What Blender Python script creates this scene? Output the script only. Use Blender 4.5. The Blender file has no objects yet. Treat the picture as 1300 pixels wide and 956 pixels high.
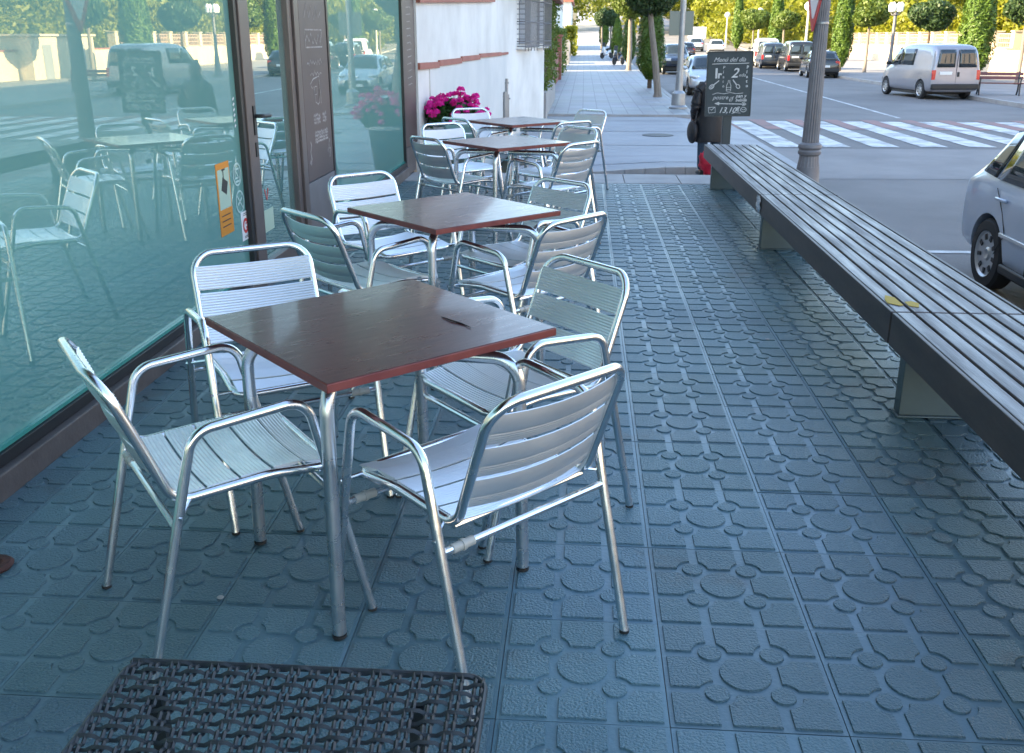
import bpy, bmesh, math, random
import numpy as np
from mathutils import Vector, Matrix

S = bpy.context.scene
COL = S.collection
R = math.radians
random.seed(11)
NR = np.random.default_rng(5)

# ------------------------------------------------------------------ helpers
def tag(o, label=None, cat=None, group=None, kind=None):
    if label: o['label'] = label
    if cat: o['category'] = cat
    if group: o['group'] = group
    if kind: o['kind'] = kind
    return o

def thing(name, label, cat, loc=(0, 0, 0), rz=0.0, group=None):
    o = bpy.data.objects.new(name, None)
    o.empty_display_size = .2
    COL.objects.link(o)
    o.location = loc
    o.rotation_euler = (0, 0, rz)
    return tag(o, label, cat, group)

def copy_tree(o, parent=None):
    c = o.copy()
    COL.objects.link(c)
    if parent is not None:
        c.parent = parent
    for ch in [x for x in bpy.data.objects if x.parent == o]:
        copy_tree(ch, c)
    return c

def fillet(pts, rad, n=6, closed=False):
    pts = [Vector(p) for p in pts]
    out = []
    N = len(pts)
    for i, p in enumerate(pts):
        if not closed and i in (0, N - 1):
            out.append(p); continue
        a, b = pts[i - 1], pts[(i + 1) % N]
        da, db = (a - p), (b - p)
        la, lb = da.length, db.length
        da.normalize(); db.normalize()
        ang = da.angle(db)
        if ang > math.pi - .02:
            out.append(p); continue
        r = rad[i] if isinstance(rad, (list, tuple)) else rad
        t = min(r / math.tan(ang / 2), la * .48, lb * .48)
        rr = t * math.tan(ang / 2)
        bis = (da + db).normalized()
        cen = p + bis * (rr / math.sin(ang / 2))
        s, e = p + da * t - cen, p + db * t - cen
        for k in range(n + 1):
            out.append(cen + s.normalized().slerp(e.normalized(), k / n) * rr)
    return out

class MB:
    def __init__(self):
        self.v, self.f = [], []
    def add(self, vs, fs, M=None):
        b = len(self.v)
        for p in vs:
            p = Vector(p)
            self.v.append(tuple(M @ p) if M is not None else tuple(p))
        self.f += [tuple(i + b for i in q) for q in fs]
        return self
    def box(self, x0, y0, z0, x1, y1, z1, M=None):
        vs = [(x0, y0, z0), (x1, y0, z0), (x1, y1, z0), (x0, y1, z0), (x0, y0, z1), (x1, y0, z1), (x1, y1, z1), (x0, y1, z1)]
        return self.add(vs, [(0, 3, 2, 1), (4, 5, 6, 7), (0, 1, 5, 4), (1, 2, 6, 5), (2, 3, 7, 6), (3, 0, 4, 7)], M)
    def prism(self, poly, z0, z1, M=None):
        n = len(poly)
        vs = [(x, y, z0) for x, y in poly] + [(x, y, z1) for x, y in poly]
        fs = [tuple(range(n - 1, -1, -1)), tuple(range(n, 2 * n))]
        fs += [(i, (i + 1) % n, n + (i + 1) % n, n + i) for i in range(n)]
        return self.add(vs, fs, M)
    def tube(self, pts, r, seg=10, closed=False, caps=True, M=None):
        pts = [Vector(p) for p in pts]
        N = len(pts)
        rr = r if isinstance(r, (list, tuple)) else [r] * N
        tang = []
        for i in range(N):
            if closed:
                t = pts[(i + 1) % N] - pts[i - 1]
            else:
                t = pts[min(i + 1, N - 1)] - pts[max(i - 1, 0)]
            tang.append(t.normalized())
        up = Vector((0, 0, 1)) if abs(tang[0].z) < .9 else Vector((1, 0, 0))
        nrm = (up - tang[0] * up.dot(tang[0])).normalized()
        vs, fs = [], []
        for i in range(N):
            if i:
                q = tang[i - 1].rotation_difference(tang[i])
                nrm = q @ nrm
                nrm = (nrm - tang[i] * nrm.dot(tang[i])).normalized()
            bi = tang[i].cross(nrm)
            for k in range(seg):
                a = 2 * math.pi * k / seg
                vs.append(pts[i] + (nrm * math.cos(a) + bi * math.sin(a)) * rr[i])
        off = 0
        if closed:
            # best twist alignment of the last ring against the first
            best = min(range(seg), key=lambda s_: sum((vs[(N - 1) * seg + k] - vs[(k + s_) % seg]).length for k in range(seg)))
            off = best
        for i in range(N if closed else N - 1):
            j = (i + 1) % N
            sh = off if (closed and i == N - 1) else 0
            for k in range(seg):
                fs.append((i * seg + k, i * seg + (k + 1) % seg, j * seg + (k + 1 + sh) % seg, j * seg + (k + sh) % seg))
        if caps and not closed:
            fs.append(tuple(range(seg - 1, -1, -1)))
            fs.append(tuple((N - 1) * seg + k for k in range(seg)))
        return self.add(vs, fs, M)
    def lathe(self, prof, seg=24, M=None, flute=0, fdepth=0):
        vs, fs = [], []
        n = len(prof)
        for k in range(seg):
            a = 2 * math.pi * k / seg
            m = 1 - (fdepth if (flute and k % 2) else 0)
            for r, z in prof:
                vs.append((r * m * math.cos(a), r * m * math.sin(a), z))
        for k in range(seg):
            j = (k + 1) % seg
            for i in range(n - 1):
                fs.append((k * n + i, j * n + i, j * n + i + 1, k * n + i + 1))
        fs.append(tuple(k * n for k in range(seg - 1, -1, -1)))
        fs.append(tuple(k * n + n - 1 for k in range(seg)))
        return self.add(vs, fs, M)
    def ball(self, c, r, seg=12, rings=8, M=None):
        rx, ry, rz = r if isinstance(r, (list, tuple)) else (r, r, r)
        vs = [(c[0], c[1], c[2] + rz)]
        for i in range(1, rings):
            t = math.pi * i / rings
            for k in range(seg):
                a = 2 * math.pi * k / seg
                vs.append((c[0] + rx * math.sin(t) * math.cos(a), c[1] + ry * math.sin(t) * math.sin(a), c[2] + rz * math.cos(t)))
        vs.append((c[0], c[1], c[2] - rz))
        fs = [(0, 1 + k, 1 + (k + 1) % seg) for k in range(seg)]
        for i in range(rings - 2):
            for k in range(seg):
                a, b = 1 + i * seg + k, 1 + i * seg + (k + 1) % seg
                fs.append((a, a + seg, b + seg, b))
        L = len(vs) - 1
        fs += [(L, 1 + (rings - 2) * seg + (k + 1) % seg, 1 + (rings - 2) * seg + k) for k in range(seg)]
        return self.add(vs, fs, M)
    def ribbon(self, pts, w, M, t=.0012):
        """flat stroke in the plane (u,v) of M, standing t proud of it"""
        pts = [Vector((p[0], p[1])) for p in pts]
        vs, fs = [], []
        N = len(pts)
        for i, p in enumerate(pts):
            d = pts[min(i + 1, N - 1)] - pts[max(i - 1, 0)]
            if d.length < 1e-9: d = Vector((1, 0))
            d.normalize()
            n = Vector((-d.y, d.x)) * w / 2
            for q in (p + n, p - n):
                vs.append((q.x, q.y, t))
        for i in range(N - 1):
            fs.append((2 * i, 2 * i + 1, 2 * i + 3, 2 * i + 2))
        return self.add(vs, fs, M)
    def build(self, name, mat, parent=None, smooth=True, bevel=0, ang=35, bseg=2):
        me = bpy.data.meshes.new(name)
        me.from_pydata(self.v, [], self.f)
        me.update()
        bm = bmesh.new(); bm.from_mesh(me)
        bmesh.ops.recalc_face_normals(bm, faces=bm.faces)
        bm.to_mesh(me); bm.free()
        if smooth:
            me.polygons.foreach_set('use_smooth', [True] * len(me.polygons))
            me.set_sharp_from_angle(angle=R(ang))
        o = bpy.data.objects.new(name, me)
        COL.objects.link(o)
        for m in (mat if isinstance(mat, (list, tuple)) else [mat]):
            me.materials.append(m)
        if parent is not None:
            o.parent = parent
        if bevel:
            b = o.modifiers.new('bevel', 'BEVEL'); b.width = bevel; b.segments = bseg; b.limit_method = 'ANGLE'; b.angle_limit = R(40)
        return o

def strip(name, rows, mat, skirt=0.0, kind='structure'):
    """rows: list of lists of points (a grid); optional skirt hanging from the border"""
    m = MB()
    n = len(rows[0])
    vs = [p for r in rows for p in r]
    fs = []
    for i in range(len(rows) - 1):
        for k in range(n - 1):
            fs.append((i * n + k, i * n + k + 1, (i + 1) * n + k + 1, (i + 1) * n + k))
    m.add(vs, fs)
    if skirt:
        border = [p for p in rows[0]] + [r[-1] for r in rows[1:]] + [p for p in rows[-1][::-1][1:]] + [r[0] for r in rows[::-1][1:-1]]
        N = len(border)
        b = [tuple(p) for p in border] + [(p[0], p[1], p[2] - skirt) for p in border]
        m.add(b, [(i, (i + 1) % N, N + (i + 1) % N, N + i) for i in range(N)])
    o = m.build(name, mat, smooth=False)
    if kind: o['kind'] = kind
    return o

def text_to(mb, body, size, M, shear=0.0, align='LEFT', bold=0.0):
    cu = bpy.data.curves.new('lettering', 'FONT')
    cu.body = body; cu.size = size; cu.shear = shear; cu.align_x = align
    cu.extrude = .0006; cu.offset = bold; cu.resolution_u = 2
    o = bpy.data.objects.new('lettering', cu)
    COL.objects.link(o)
    dg = bpy.context.evaluated_depsgraph_get()
    me = bpy.data.meshes.new_from_object(o.evaluated_get(dg))
    mb.add([v.co.copy() for v in me.vertices], [tuple(p.vertices) for p in me.polygons], M @ Matrix.Translation((0, 0, .0014)))
    bpy.data.objects.remove(o); bpy.data.curves.remove(cu); bpy.data.meshes.remove(me)

# ------------------------------------------------------------------ materials
def nodes_of(name):
    m = bpy.data.materials.new(name); m.use_nodes = True
    nt = m.node_tree
    b = nt.nodes['Principled BSDF']
    return m, nt, b

def pm(name, col, rough=.5, metal=0.0, col2=None, vscale=4.0, vdetail=5.0, bump=0.0, bscale=60.0, rvar=0.0, spec=.5, coat=0.0, stretch=None, contrast=(.35, .65), aniso=0):
    m, nt, b = nodes_of(name)
    N, L = nt.nodes, nt.links
    b.inputs['Base Color'].default_value = (*col, 1)
    b.inputs['Roughness'].default_value = rough
    b.inputs['Metallic'].default_value = metal
    b.inputs['Specular IOR Level'].default_value = spec
    if coat:
        b.inputs['Coat Weight'].default_value = coat; b.inputs['Coat Roughness'].default_value = .06
    tc = N.new('ShaderNodeTexCoord'); src = tc.outputs['Object']
    if stretch:
        mp = N.new('ShaderNodeMapping'); mp.inputs['Scale'].default_value = stretch
        L.new(src, mp.inputs['Vector']); src = mp.outputs['Vector']
    if col2 is not None or rvar:
        no = N.new('ShaderNodeTexNoise'); no.inputs['Scale'].default_value = vscale; no.inputs['Detail'].default_value = vdetail
        no.inputs['Roughness'].default_value = .6
        L.new(src, no.inputs['Vector'])
        rp = N.new('ShaderNodeMapRange'); rp.inputs['From Min'].default_value = contrast[0]; rp.inputs['From Max'].default_value = contrast[1]
        L.new(no.outputs['Fac'], rp.inputs['Value'])
        if col2 is not None:
            mx = N.new('ShaderNodeMix'); mx.data_type = 'RGBA'
            mx.inputs[6].default_value = (*col, 1); mx.inputs[7].default_value = (*col2, 1)
            L.new(rp.outputs['Result'], mx.inputs[0]); L.new(mx.outputs[2], b.inputs['Base Color'])
        if rvar:
            r2 = N.new('ShaderNodeMapRange'); r2.inputs['To Min'].default_value = max(.02, rough - rvar); r2.inputs['To Max'].default_value = min(1, rough + rvar)
            L.new(rp.outputs['Result'], r2.inputs['Value']); L.new(r2.outputs['Result'], b.inputs['Roughness'])
    if bump:
        n2 = N.new('ShaderNodeTexNoise'); n2.inputs['Scale'].default_value = bscale; n2.inputs['Detail'].default_value = 3
        L.new(src, n2.inputs['Vector'])
        bp = N.new('ShaderNodeBump'); bp.inputs['Strength'].default_value = bump; bp.inputs['Distance'].default_value = .01
        L.new(n2.outputs['Fac'], bp.inputs['Height']); L.new(bp.outputs['Normal'], b.inputs['Normal'])
    return m

def leafmat(name, a, c, trans=.35, scale=1.5):
    m, nt, b = nodes_of(name)
    N, L = nt.nodes, nt.links
    tc = N.new('ShaderNodeTexCoord')
    no = N.new('ShaderNodeTexNoise'); no.inputs['Scale'].default_value = scale; no.inputs['Detail'].default_value = 6
    no.inputs['Roughness'].default_value = .75
    L.new(tc.outputs['Object'], no.inputs['Vector'])
    rp = N.new('ShaderNodeMapRange'); rp.inputs['From Min'].default_value = .35; rp.inputs['From Max'].default_value = .65
    L.new(no.outputs['Fac'], rp.inputs['Value'])
    mx = N.new('ShaderNodeMix'); mx.data_type = 'RGBA'
    mx.inputs[6].default_value = (*a, 1); mx.inputs[7].default_value = (*c, 1)
    L.new(rp.outputs['Result'], mx.inputs[0]); L.new(mx.outputs[2], b.inputs['Base Color'])
    b.inputs['Roughness'].default_value = .5
    tr = N.new('ShaderNodeBsdfTranslucent'); L.new(mx.outputs[2], tr.inputs['Color'])
    ms = N.new('ShaderNodeMixShader'); ms.inputs[0].default_value = trans
    out = N['Material Output']
    L.new(b.outputs[0], ms.inputs[1]); L.new(tr.outputs[0], ms.inputs[2]); L.new(ms.outputs[0], out.inputs['Surface'])
    return m

def glassmat(name, tint, refl, fac):
    """tinted reflective shop glazing: sharp mirror layer over a milky film"""
    m, nt, b = nodes_of(name)
    N, L = nt.nodes, nt.links
    b.inputs['Base Color'].default_value = (*tint, 1); b.inputs['Roughness'].default_value = .55
    b.inputs['Specular IOR Level'].default_value = .2
    tc = N.new('ShaderNodeTexCoord')
    no = N.new('ShaderNodeTexNoise'); no.inputs['Scale'].default_value = .35; no.inputs['Detail'].default_value = 1
    L.new(tc.outputs['Object'], no.inputs['Vector'])
    bp = N.new('ShaderNodeBump'); bp.inputs['Strength'].default_value = .025; bp.inputs['Distance'].default_value = .02
    L.new(no.outputs['Fac'], bp.inputs['Height'])
    g = N.new('ShaderNodeBsdfGlossy'); g.inputs['Color'].default_value = (*refl, 1); g.inputs['Roughness'].default_value = .0
    L.new(bp.outputs['Normal'], g.inputs['Normal'])
    fr = N.new('ShaderNodeLayerWeight'); fr.inputs['Blend'].default_value = .5
    mr = N.new('ShaderNodeMapRange'); mr.inputs['From Min'].default_value = 0; mr.inputs['From Max'].default_value = 1
    mr.inputs['To Min'].default_value = fac * .55; mr.inputs['To Max'].default_value = min(1, fac * 1.5)
    L.new(fr.outputs['Facing'], mr.inputs['Value'])
    ms = N.new('ShaderNodeMixShader'); L.new(mr.outputs['Result'], ms.inputs[0])
    L.new(b.outputs[0], ms.inputs[1]); L.new(g.outputs[0], ms.inputs[2]); L.new(ms.outputs[0], N['Material Output'].inputs['Surface'])
    return m

M_ = {}
M_['alu_tube'] = pm('polished aluminium tube', (.80, .81, .82), .21, 1, rvar=.09, vscale=9, bump=.03, bscale=40)
M_['alu_slat'] = pm('ribbed anodised aluminium', (.86, .87, .87), .46, .92, col2=(.78, .80, .81), rvar=.08, vscale=7, contrast=(.3, .7))
M_['alu_table'] = pm('brushed aluminium leg', (.66, .68, .70), .27, 1, rvar=.08, vscale=9)
M_['clear_plastic'] = pm('milky plastic sleeve', (.36, .36, .33), .35, 0)
M_['rubber'] = pm('black rubber', (.02, .02, .02), .6)
M_['wenge'] = pm('dark wenge laminate', (.098, .024, .020), .30, 0, col2=(.058, .015, .013), vscale=9, vdetail=10, rvar=.06, bump=.05, bscale=160, stretch=(1.0, 7, 1), spec=.6, contrast=(.25, .75), coat=.3)
M_['wenge_edge'] = pm('red brown table edging', (.20, .045, .035), .4, 0, col2=(.15, .03, .026), vscale=12)
def tilemat(name, c1, c2, rough, bump, bscale):
    m = pm(name, c1, rough, 0, col2=c2, vscale=1.1, vdetail=10, rvar=.10, bump=bump, bscale=bscale, spec=.5, contrast=(.3, .7))
    nt = m.node_tree; N, L = nt.nodes, nt.links; b = N['Principled BSDF']
    src = b.inputs['Base Color'].links[0].from_socket
    at = N.new('ShaderNodeAttribute'); at.attribute_name = 'tone'
    mx = N.new('ShaderNodeMix'); mx.data_type = 'RGBA'; mx.blend_type = 'MULTIPLY'; mx.inputs[0].default_value = 1
    L.new(src, mx.inputs[6]); L.new(at.outputs['Color'], mx.inputs[7])
    # old stains with ragged edges
    tc = N.new('ShaderNodeTexCoord'); no = N.new('ShaderNodeTexNoise'); no.inputs['Scale'].default_value = 2.3; no.inputs['Detail'].default_value = 12; no.inputs['Roughness'].default_value = .72
    L.new(tc.outputs['Object'], no.inputs['Vector'])
    mr = N.new('ShaderNodeMapRange'); mr.inputs['From Min'].default_value = .56; mr.inputs['From Max'].default_value = .66; mr.inputs['To Min'].default_value = 0; mr.inputs['To Max'].default_value = .65
    L.new(no.outputs['Fac'], mr.inputs['Value'])
    m2 = N.new('ShaderNodeMix'); m2.data_type = 'RGBA'; m2.inputs[7].default_value = (.07, .085, .09, 1)
    L.new(mr.outputs['Result'], m2.inputs[0]); L.new(mx.outputs[2], m2.inputs[6]); L.new(m2.outputs[2], b.inputs['Base Color'])
    return m
M_['tile'] = tilemat('blue grey relief paving tile', (.092, .170, .200), (.066, .127, .152), .40, .7, 150)
M_['tile_base'] = tilemat('smooth grooves of paving tile', (.106, .182, .211), (.078, .139, .163), .34, .15, 90)
M_['joint'] = pm('dirty tile joint', (.17, .18, .185), .85, 0, col2=(.25, .235, .215), vscale=3)
M_['stone_pale'] = pm('pale kerb stone', (.36, .35, .34), .7, 0, col2=(.28, .27, .26), vscale=3, bump=.3, bscale=60)
M_['asphalt'] = pm('old grey asphalt', (.195, .185, .178), .8, 0, col2=(.135, .128, .124), vscale=.35, vdetail=13, bump=.5, bscale=140)
M_['asphalt_light'] = pm('pale worn asphalt', (.265, .252, .245), .85, 0, col2=(.205, .197, .193), vscale=.8, vdetail=9, bump=.4, bscale=120)
M_['paint'] = pm('worn white road paint', (.60, .60, .58), .7, 0, col2=(.24, .24, .24), vscale=2.2, vdetail=14, contrast=(.44, .66))
M_['pink_paint'] = pm('faded red road paint', (.33, .17, .15), .8, 0, col2=(.20, .15, .14), vscale=1.5, vdetail=9)
M_['earth'] = pm('dry ground', (.12, .10, .06), .95, 0, col2=(.08, .08, .04), vscale=.2, vdetail=8)
M_['white_wall'] = pm('white limewashed render', (.72, .71, .68), .85, 0, col2=(.56, .55, .52), vscale=.8, vdetail=12, bump=.2, bscale=25)
M_['grey_wall'] = pm('greyish dado render', (.52, .53, .52), .85, 0, col2=(.60, .60, .58), vscale=1.2, vdetail=7, bump=.2, bscale=25)
M_['cream_wall'] = pm('cream painted render', (.68, .58, .42), .85, 0, col2=(.58, .49, .35), vscale=.5, vdetail=8, bump=.2, bscale=20)
M_['far_wall'] = pm('sandy white garden wall render', (.62, .52, .38), .85, 0, col2=(.52, .43, .30), vscale=.4, vdetail=8)
M_['facade'] = pm('beige facade render', (.34, .265, .18), .85, 0, col2=(.28, .215, .15), vscale=.6, vdetail=8, bump=.2, bscale=20)
M_['pink_wall'] = pm('pinkish painted render', (.36, .33, .33), .85, 0, col2=(.31, .285, .28), vscale=.5, vdetail=8)
M_['terracotta'] = pm('terracotta tile', (.36, .13, .09), .75, 0, col2=(.28, .10, .075), vscale=3)
M_['brick_red'] = pm('red brick pier', (.34, .12, .085), .8, 0, col2=(.26, .10, .07), vscale=6)
M_['alu_brown'] = pm('brown grey shopfront aluminium', (.125, .098, .092), .42, .25, col2=(.10, .08, .075), vscale=2)
M_['alu_dark'] = pm('dark shopfront gasket', (.018, .018, .02), .4)
M_['plinth'] = pm('scuffed grey brown sill', (.115, .10, .098), .5, 0, col2=(.07, .06, .058), vscale=4, vdetail=9, bump=.15)
M_['panel_brown'] = pm('brown painted menu panel', (.090, .060, .056), .5, 0, col2=(.072, .048, .045), vscale=2)
M_['chalk'] = pm('white chalk', (.62, .62, .60), .95, 0, col2=(.42, .42, .41), vscale=60, contrast=(.4, .7))
M_['chalk_faint'] = pm('faded chalk', (.40, .38, .37), .95, 0, col2=(.22, .19, .18), vscale=40, contrast=(.4, .6))
M_['glass_shop'] = glassmat('reflective shop glass', (.135, .330, .300), (.93, .95, .82), .315)
M_['glass_door'] = glassmat('reflective door glass', (.085, .21, .20), (.86, .95, .90), .50)
M_['glass_edge'] = pm('green glass edge', (.05, .26, .22), .15, 0)
M_['slate'] = pm('charcoal slate board', (.030, .042, .046), .6, 0, col2=(.045, .058, .062), vscale=5, vdetail=8)
M_['post_metal'] = pm('grey green painted steel', (.050, .056, .056), .5, .3)
M_['bench_wood'] = pm('weathered dark bench board', (.195, .178, .178), .45, 0, col2=(.105, .092, .09), vscale=2.2, vdetail=13, rvar=.12, bump=.2, bscale=30, stretch=(9, .7, 9))
M_['bench_fascia'] = pm('dark brown bench fascia', (.088, .068, .062), .48, 0, col2=(.052, .041, .038), vscale=3, stretch=(8, .6, 3), bump=.12, bscale=30)
M_['bench_leg'] = pm('grey steel bench plinth', (.11, .155, .172), .5, .1, col2=(.08, .115, .13), vscale=2.5, rvar=.1)
M_['yellow_paint'] = pm('yellow paint splash', (.42, .28, .03), .75)
M_['foil'] = pm('torn silver tape', (.75, .77, .8), .25, 1, bump=.9, bscale=35)
M_['lattice'] = pm('pinkish lattice', (.46, .33, .25), .85, 0, col2=(.38, .26, .2), vscale=2)
M_['lamp_iron'] = pm('grey painted cast iron', (.20, .195, .20), .55, .2, col2=(.155, .15, .155), vscale=5, bump=.2)
M_['galv'] = pm('galvanised steel', (.36, .37, .38), .42, .7, col2=(.29, .30, .31), vscale=3)
M_['sign_white'] = pm('white sign enamel', (.72, .72, .72), .4)
M_['sign_red'] = pm('red sign enamel', (.50, .03, .03), .4)
M_['sign_back'] = pm('olive grey sign back', (.20, .21, .17), .5, .3)
M_['rattan'] = pm('black woven plastic cane', (.013, .016, .018), .45, 0, col2=(.024, .028, .03), vscale=30)
M_['planter'] = pm('dark green grey plastic planter', (.055, .085, .075), .5)
M_['planter_rim'] = pm('pale plastic planter rim', (.55, .57, .56), .5)
M_['soil'] = pm('soil', (.03, .02, .015), .95)
M_['geranium'] = leafmat('magenta geranium petals', (.92, .03, .46), (.80, .02, .34), .4, 8)
M_['leaf_ger'] = leafmat('geranium leaves', (.04, .10, .02), (.02, .055, .012), .2, 6)
M_['red_bag'] = pm('crumpled red cloth', (.55, .006, .035), .6, 0, col2=(.38, .004, .02), vscale=12)
M_['bark'] = pm('pale grey bark', (.26, .22, .18), .9, 0, col2=(.17, .14, .11), vscale=5, bump=.6, bscale=25, stretch=(4, 4, .8))
M_['bark_dark'] = pm('brown bark', (.12, .08, .055), .9, 0, col2=(.07, .05, .035), vscale=5, bump=.6, bscale=25, stretch=(4, 4, .8))
M_['leaf_dark'] = leafmat('dark glossy foliage', (.030, .062, .018), (.055, .095, .022), .25)
M_['leaf_mid'] = leafmat('mid green foliage', (.075, .13, .018), (.13, .17, .024), .35)
M_['leaf_cyp'] = leafmat('cypress foliage', (.055, .115, .014), (.12, .19, .020), .2, 2.5)
M_['leaf_lime'] = leafmat('yellow green hedge foliage', (.20, .23, .012), (.28, .26, .015), .5)
M_['leaf_wood'] = leafmat('woodland foliage', (.13, .165, .014), (.27, .26, .018), .5, .22)
M_['tyre'] = pm('tyre rubber', (.018, .018, .019), .75)
M_['rim'] = pm('silver wheel trim', (.50, .51, .52), .35, .8)
M_['dark_trim'] = pm('black plastic trim', (.018, .019, .02), .5)
M_['car_glass'] = pm('dark car glass', (.018, .026, .028), .04, 0, spec=.9)
M_['tail_red'] = pm('red tail lamp', (.55, .015, .015), .2, 0, coat=.8)
M_['lamp_clear'] = pm('clear headlamp', (.62, .64, .66), .1, .4, coat=.8)
M_['plate'] = pm('white number plate', (.75, .75, .73), .4)
M_['chrome'] = pm('chrome', (.8, .8, .82), .08, 1)
def paintmat(name, col, metal=.55, rough=.32):
    return pm(name, col, rough, metal, coat=.8, col2=tuple(c * .93 for c in col), vscale=3)
M_['car_silver'] = paintmat('silver blue car paint', (.44, .51, .62), .3)
M_['car_silver2'] = paintmat('pale silver car paint', (.55, .58, .62))
M_['car_van'] = paintmat('silver van paint', (.31, .31, .345), .3)
M_['car_white'] = paintmat('white van paint', (.78, .77, .74), 0)
M_['car_black'] = paintmat('black car paint', (.018, .018, .020), .2, .25)
M_['car_navy'] = paintmat('dark blue car paint', (.025, .035, .055), .2, .25)
M_['car_darkred'] = paintmat('dark maroon car paint', (.06, .015, .018), .2, .25)
M_['jacket'] = pm('black quilted jacket', (.014, .014, .016), .55, 0, bump=.5, bscale=18)
M_['jeans'] = pm('blue denim', (.045, .085, .13), .85, 0, col2=(.03, .055, .09), vscale=14)
M_['skin'] = pm('skin', (.45, .24, .17), .5)
M_['hair'] = pm('grey brown hair', (.13, .11, .10), .6, 0, bump=.6, bscale=90)
M_['shoe'] = pm('dark shoe leather', (.03, .035, .035), .45)
M_['globe'] = pm('white lamp globe', (.80, .79, .75), .35)
M_['lamp_white'] = pm('cream painted lamp post', (.62, .58, .48), .55)
M_['park_slat'] = pm('red brown bench slat', (.16, .045, .04), .5)
M_['iron'] = pm('dark cast iron', (.05, .052, .055), .5, .5)
M_['orange'] = pm('orange poster paper', (.55, .20, .01), .6)
M_['poster_pale'] = pm('pale green poster area', (.35, .46, .36), .6)
M_['grille_metal'] = pm('grey window grille', (.16, .16, .17), .5, .5)
M_['shutter'] = pm('grey roller shutter', (.25, .26, .28), .6)
M_['win_dark'] = pm('dark window glass', (.03, .035, .04), .1, 0, spec=.8)
M_['rust'] = pm('rusty brown metal', (.10, .03, .022), .75, 0, col2=(.05, .02, .015), vscale=20, bump=.4)
M_['twig'] = pm('dark twig', (.025, .012, .010), .8)

# ------------------------------------------------------------------ camera, light, world
TH, YA, EYE = math.atan(386 / 1200), math.atan(92 / 1200 * math.cos(math.atan(386 / 1200))), 1.49
cam = bpy.data.cameras.new('camera')
co = bpy.data.objects.new('camera', cam); COL.objects.link(co)
co.location = (0, 0, EYE)
co.rotation_euler = (math.pi / 2 - TH, 0, YA)
cam.sensor_width = 36; cam.lens = 1200 / 1300 * 36
cam.shift_y = -45 / 1300
cam.clip_start = .05; cam.clip_end = 1500
cam.dof.use_dof = True; cam.dof.focus_distance = 3.0; cam.dof.aperture_fstop = 15
S.camera = co

SUN_EL, SUN_AZX, SUN_AZY = R(23), -1.0, -.22     # the sun stands to the left, a little behind the camera
h = Vector((SUN_AZX, SUN_AZY)).normalized()
sdir = Vector((h.x * math.cos(SUN_EL), h.y * math.cos(SUN_EL), math.sin(SUN_EL)))
sl = bpy.data.lights.new('sun', 'SUN'); sl.energy = 4.4; sl.angle = R(.5); sl.color = (1.0, .80, .50)
so = bpy.data.objects.new('sun', sl); COL.objects.link(so)
so.rotation_euler = (-sdir).to_track_quat('-Z', 'Y').to_euler()
so.location = (-30, -10, 30)
w = bpy.data.worlds.new('World'); S.world = w; w.use_nodes = True
nt = w.node_tree
sky = nt.nodes.new('ShaderNodeTexSky'); sky.sky_type = 'NISHITA'; sky.sun_disc = False
sky.sun_elevation = SUN_EL; sky.sun_rotation = math.atan2(h.x, h.y)
sky.air_density = 1.0; sky.dust_density = .6; sky.ozone_density = .35
nt.links.new(sky.outputs[0], nt.nodes['Background'].inputs[0]); nt.nodes['Background'].inputs[1].default_value = .15
S.view_settings.view_transform = 'Standard'; S.view_settings.look = 'None'
S.view_settings.exposure = 2.55; S.view_settings.gamma = 1
S.view_settings.use_curve_mapping = False
S.cycles.use_denoising = True
S.cycles.max_bounces = 8; S.cycles.sample_clamp_indirect = 6

# ------------------------------------------------------------------ the setting
ROAD = -.65
def rise(Y):
    return .00019 * max(0, Y - 55) ** 2
def kerb_far(Y):      # kerb line beyond the main road
    return 14.0 + (0 if Y < 55 else .075 * (Y - 55))
YS = [-40, -20, 0, 10, 15, 20, 26, 35, 45, 55] + list(range(60, 261, 8))
strip('terrain', [[(x, y, -.95 + rise(y)) for x in (-250, -60, -20, 0, 20, 60, 250)] for y in [-120] + YS + [330, 480]], M_['earth'])
strip('road', [[(x, y, ROAD + rise(y)) for x in (2.25, 5, 8, 11, kerb_far(y) + .05)] for y in YS], M_['asphalt'])
strip('far_pavement', [[(kerb_far(y), y, -.53 + rise(y)), (kerb_far(y) + .16, y, -.52 + rise(y)), (19, y, -.52 + rise(y)), (26, y, -.52 + rise(y)), (80, y, -.45 + rise(y))] for y in YS], M_['asphalt_light'], skirt=.3)
m = MB()
for a, b in zip(YS[:-1], YS[1:]):
    n = max(1, int((b - a) / 1.0))
    for k in range(n):
        y0, y1 = a + (b - a) * k / n, a + (b - a) * (k + 1) / n - .012
        p = [(kerb_far(y0) - .14, y0), (kerb_far(y0) - .002, y0), (kerb_far(y1) - .002, y1), (kerb_far(y1) - .14, y1)]
        m.prism(p, -.9 + rise(y0), -.515 + rise(y0))
o = m.build('kerb', M_['stone_pale'], smooth=False); o['kind'] = 'structure'

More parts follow.
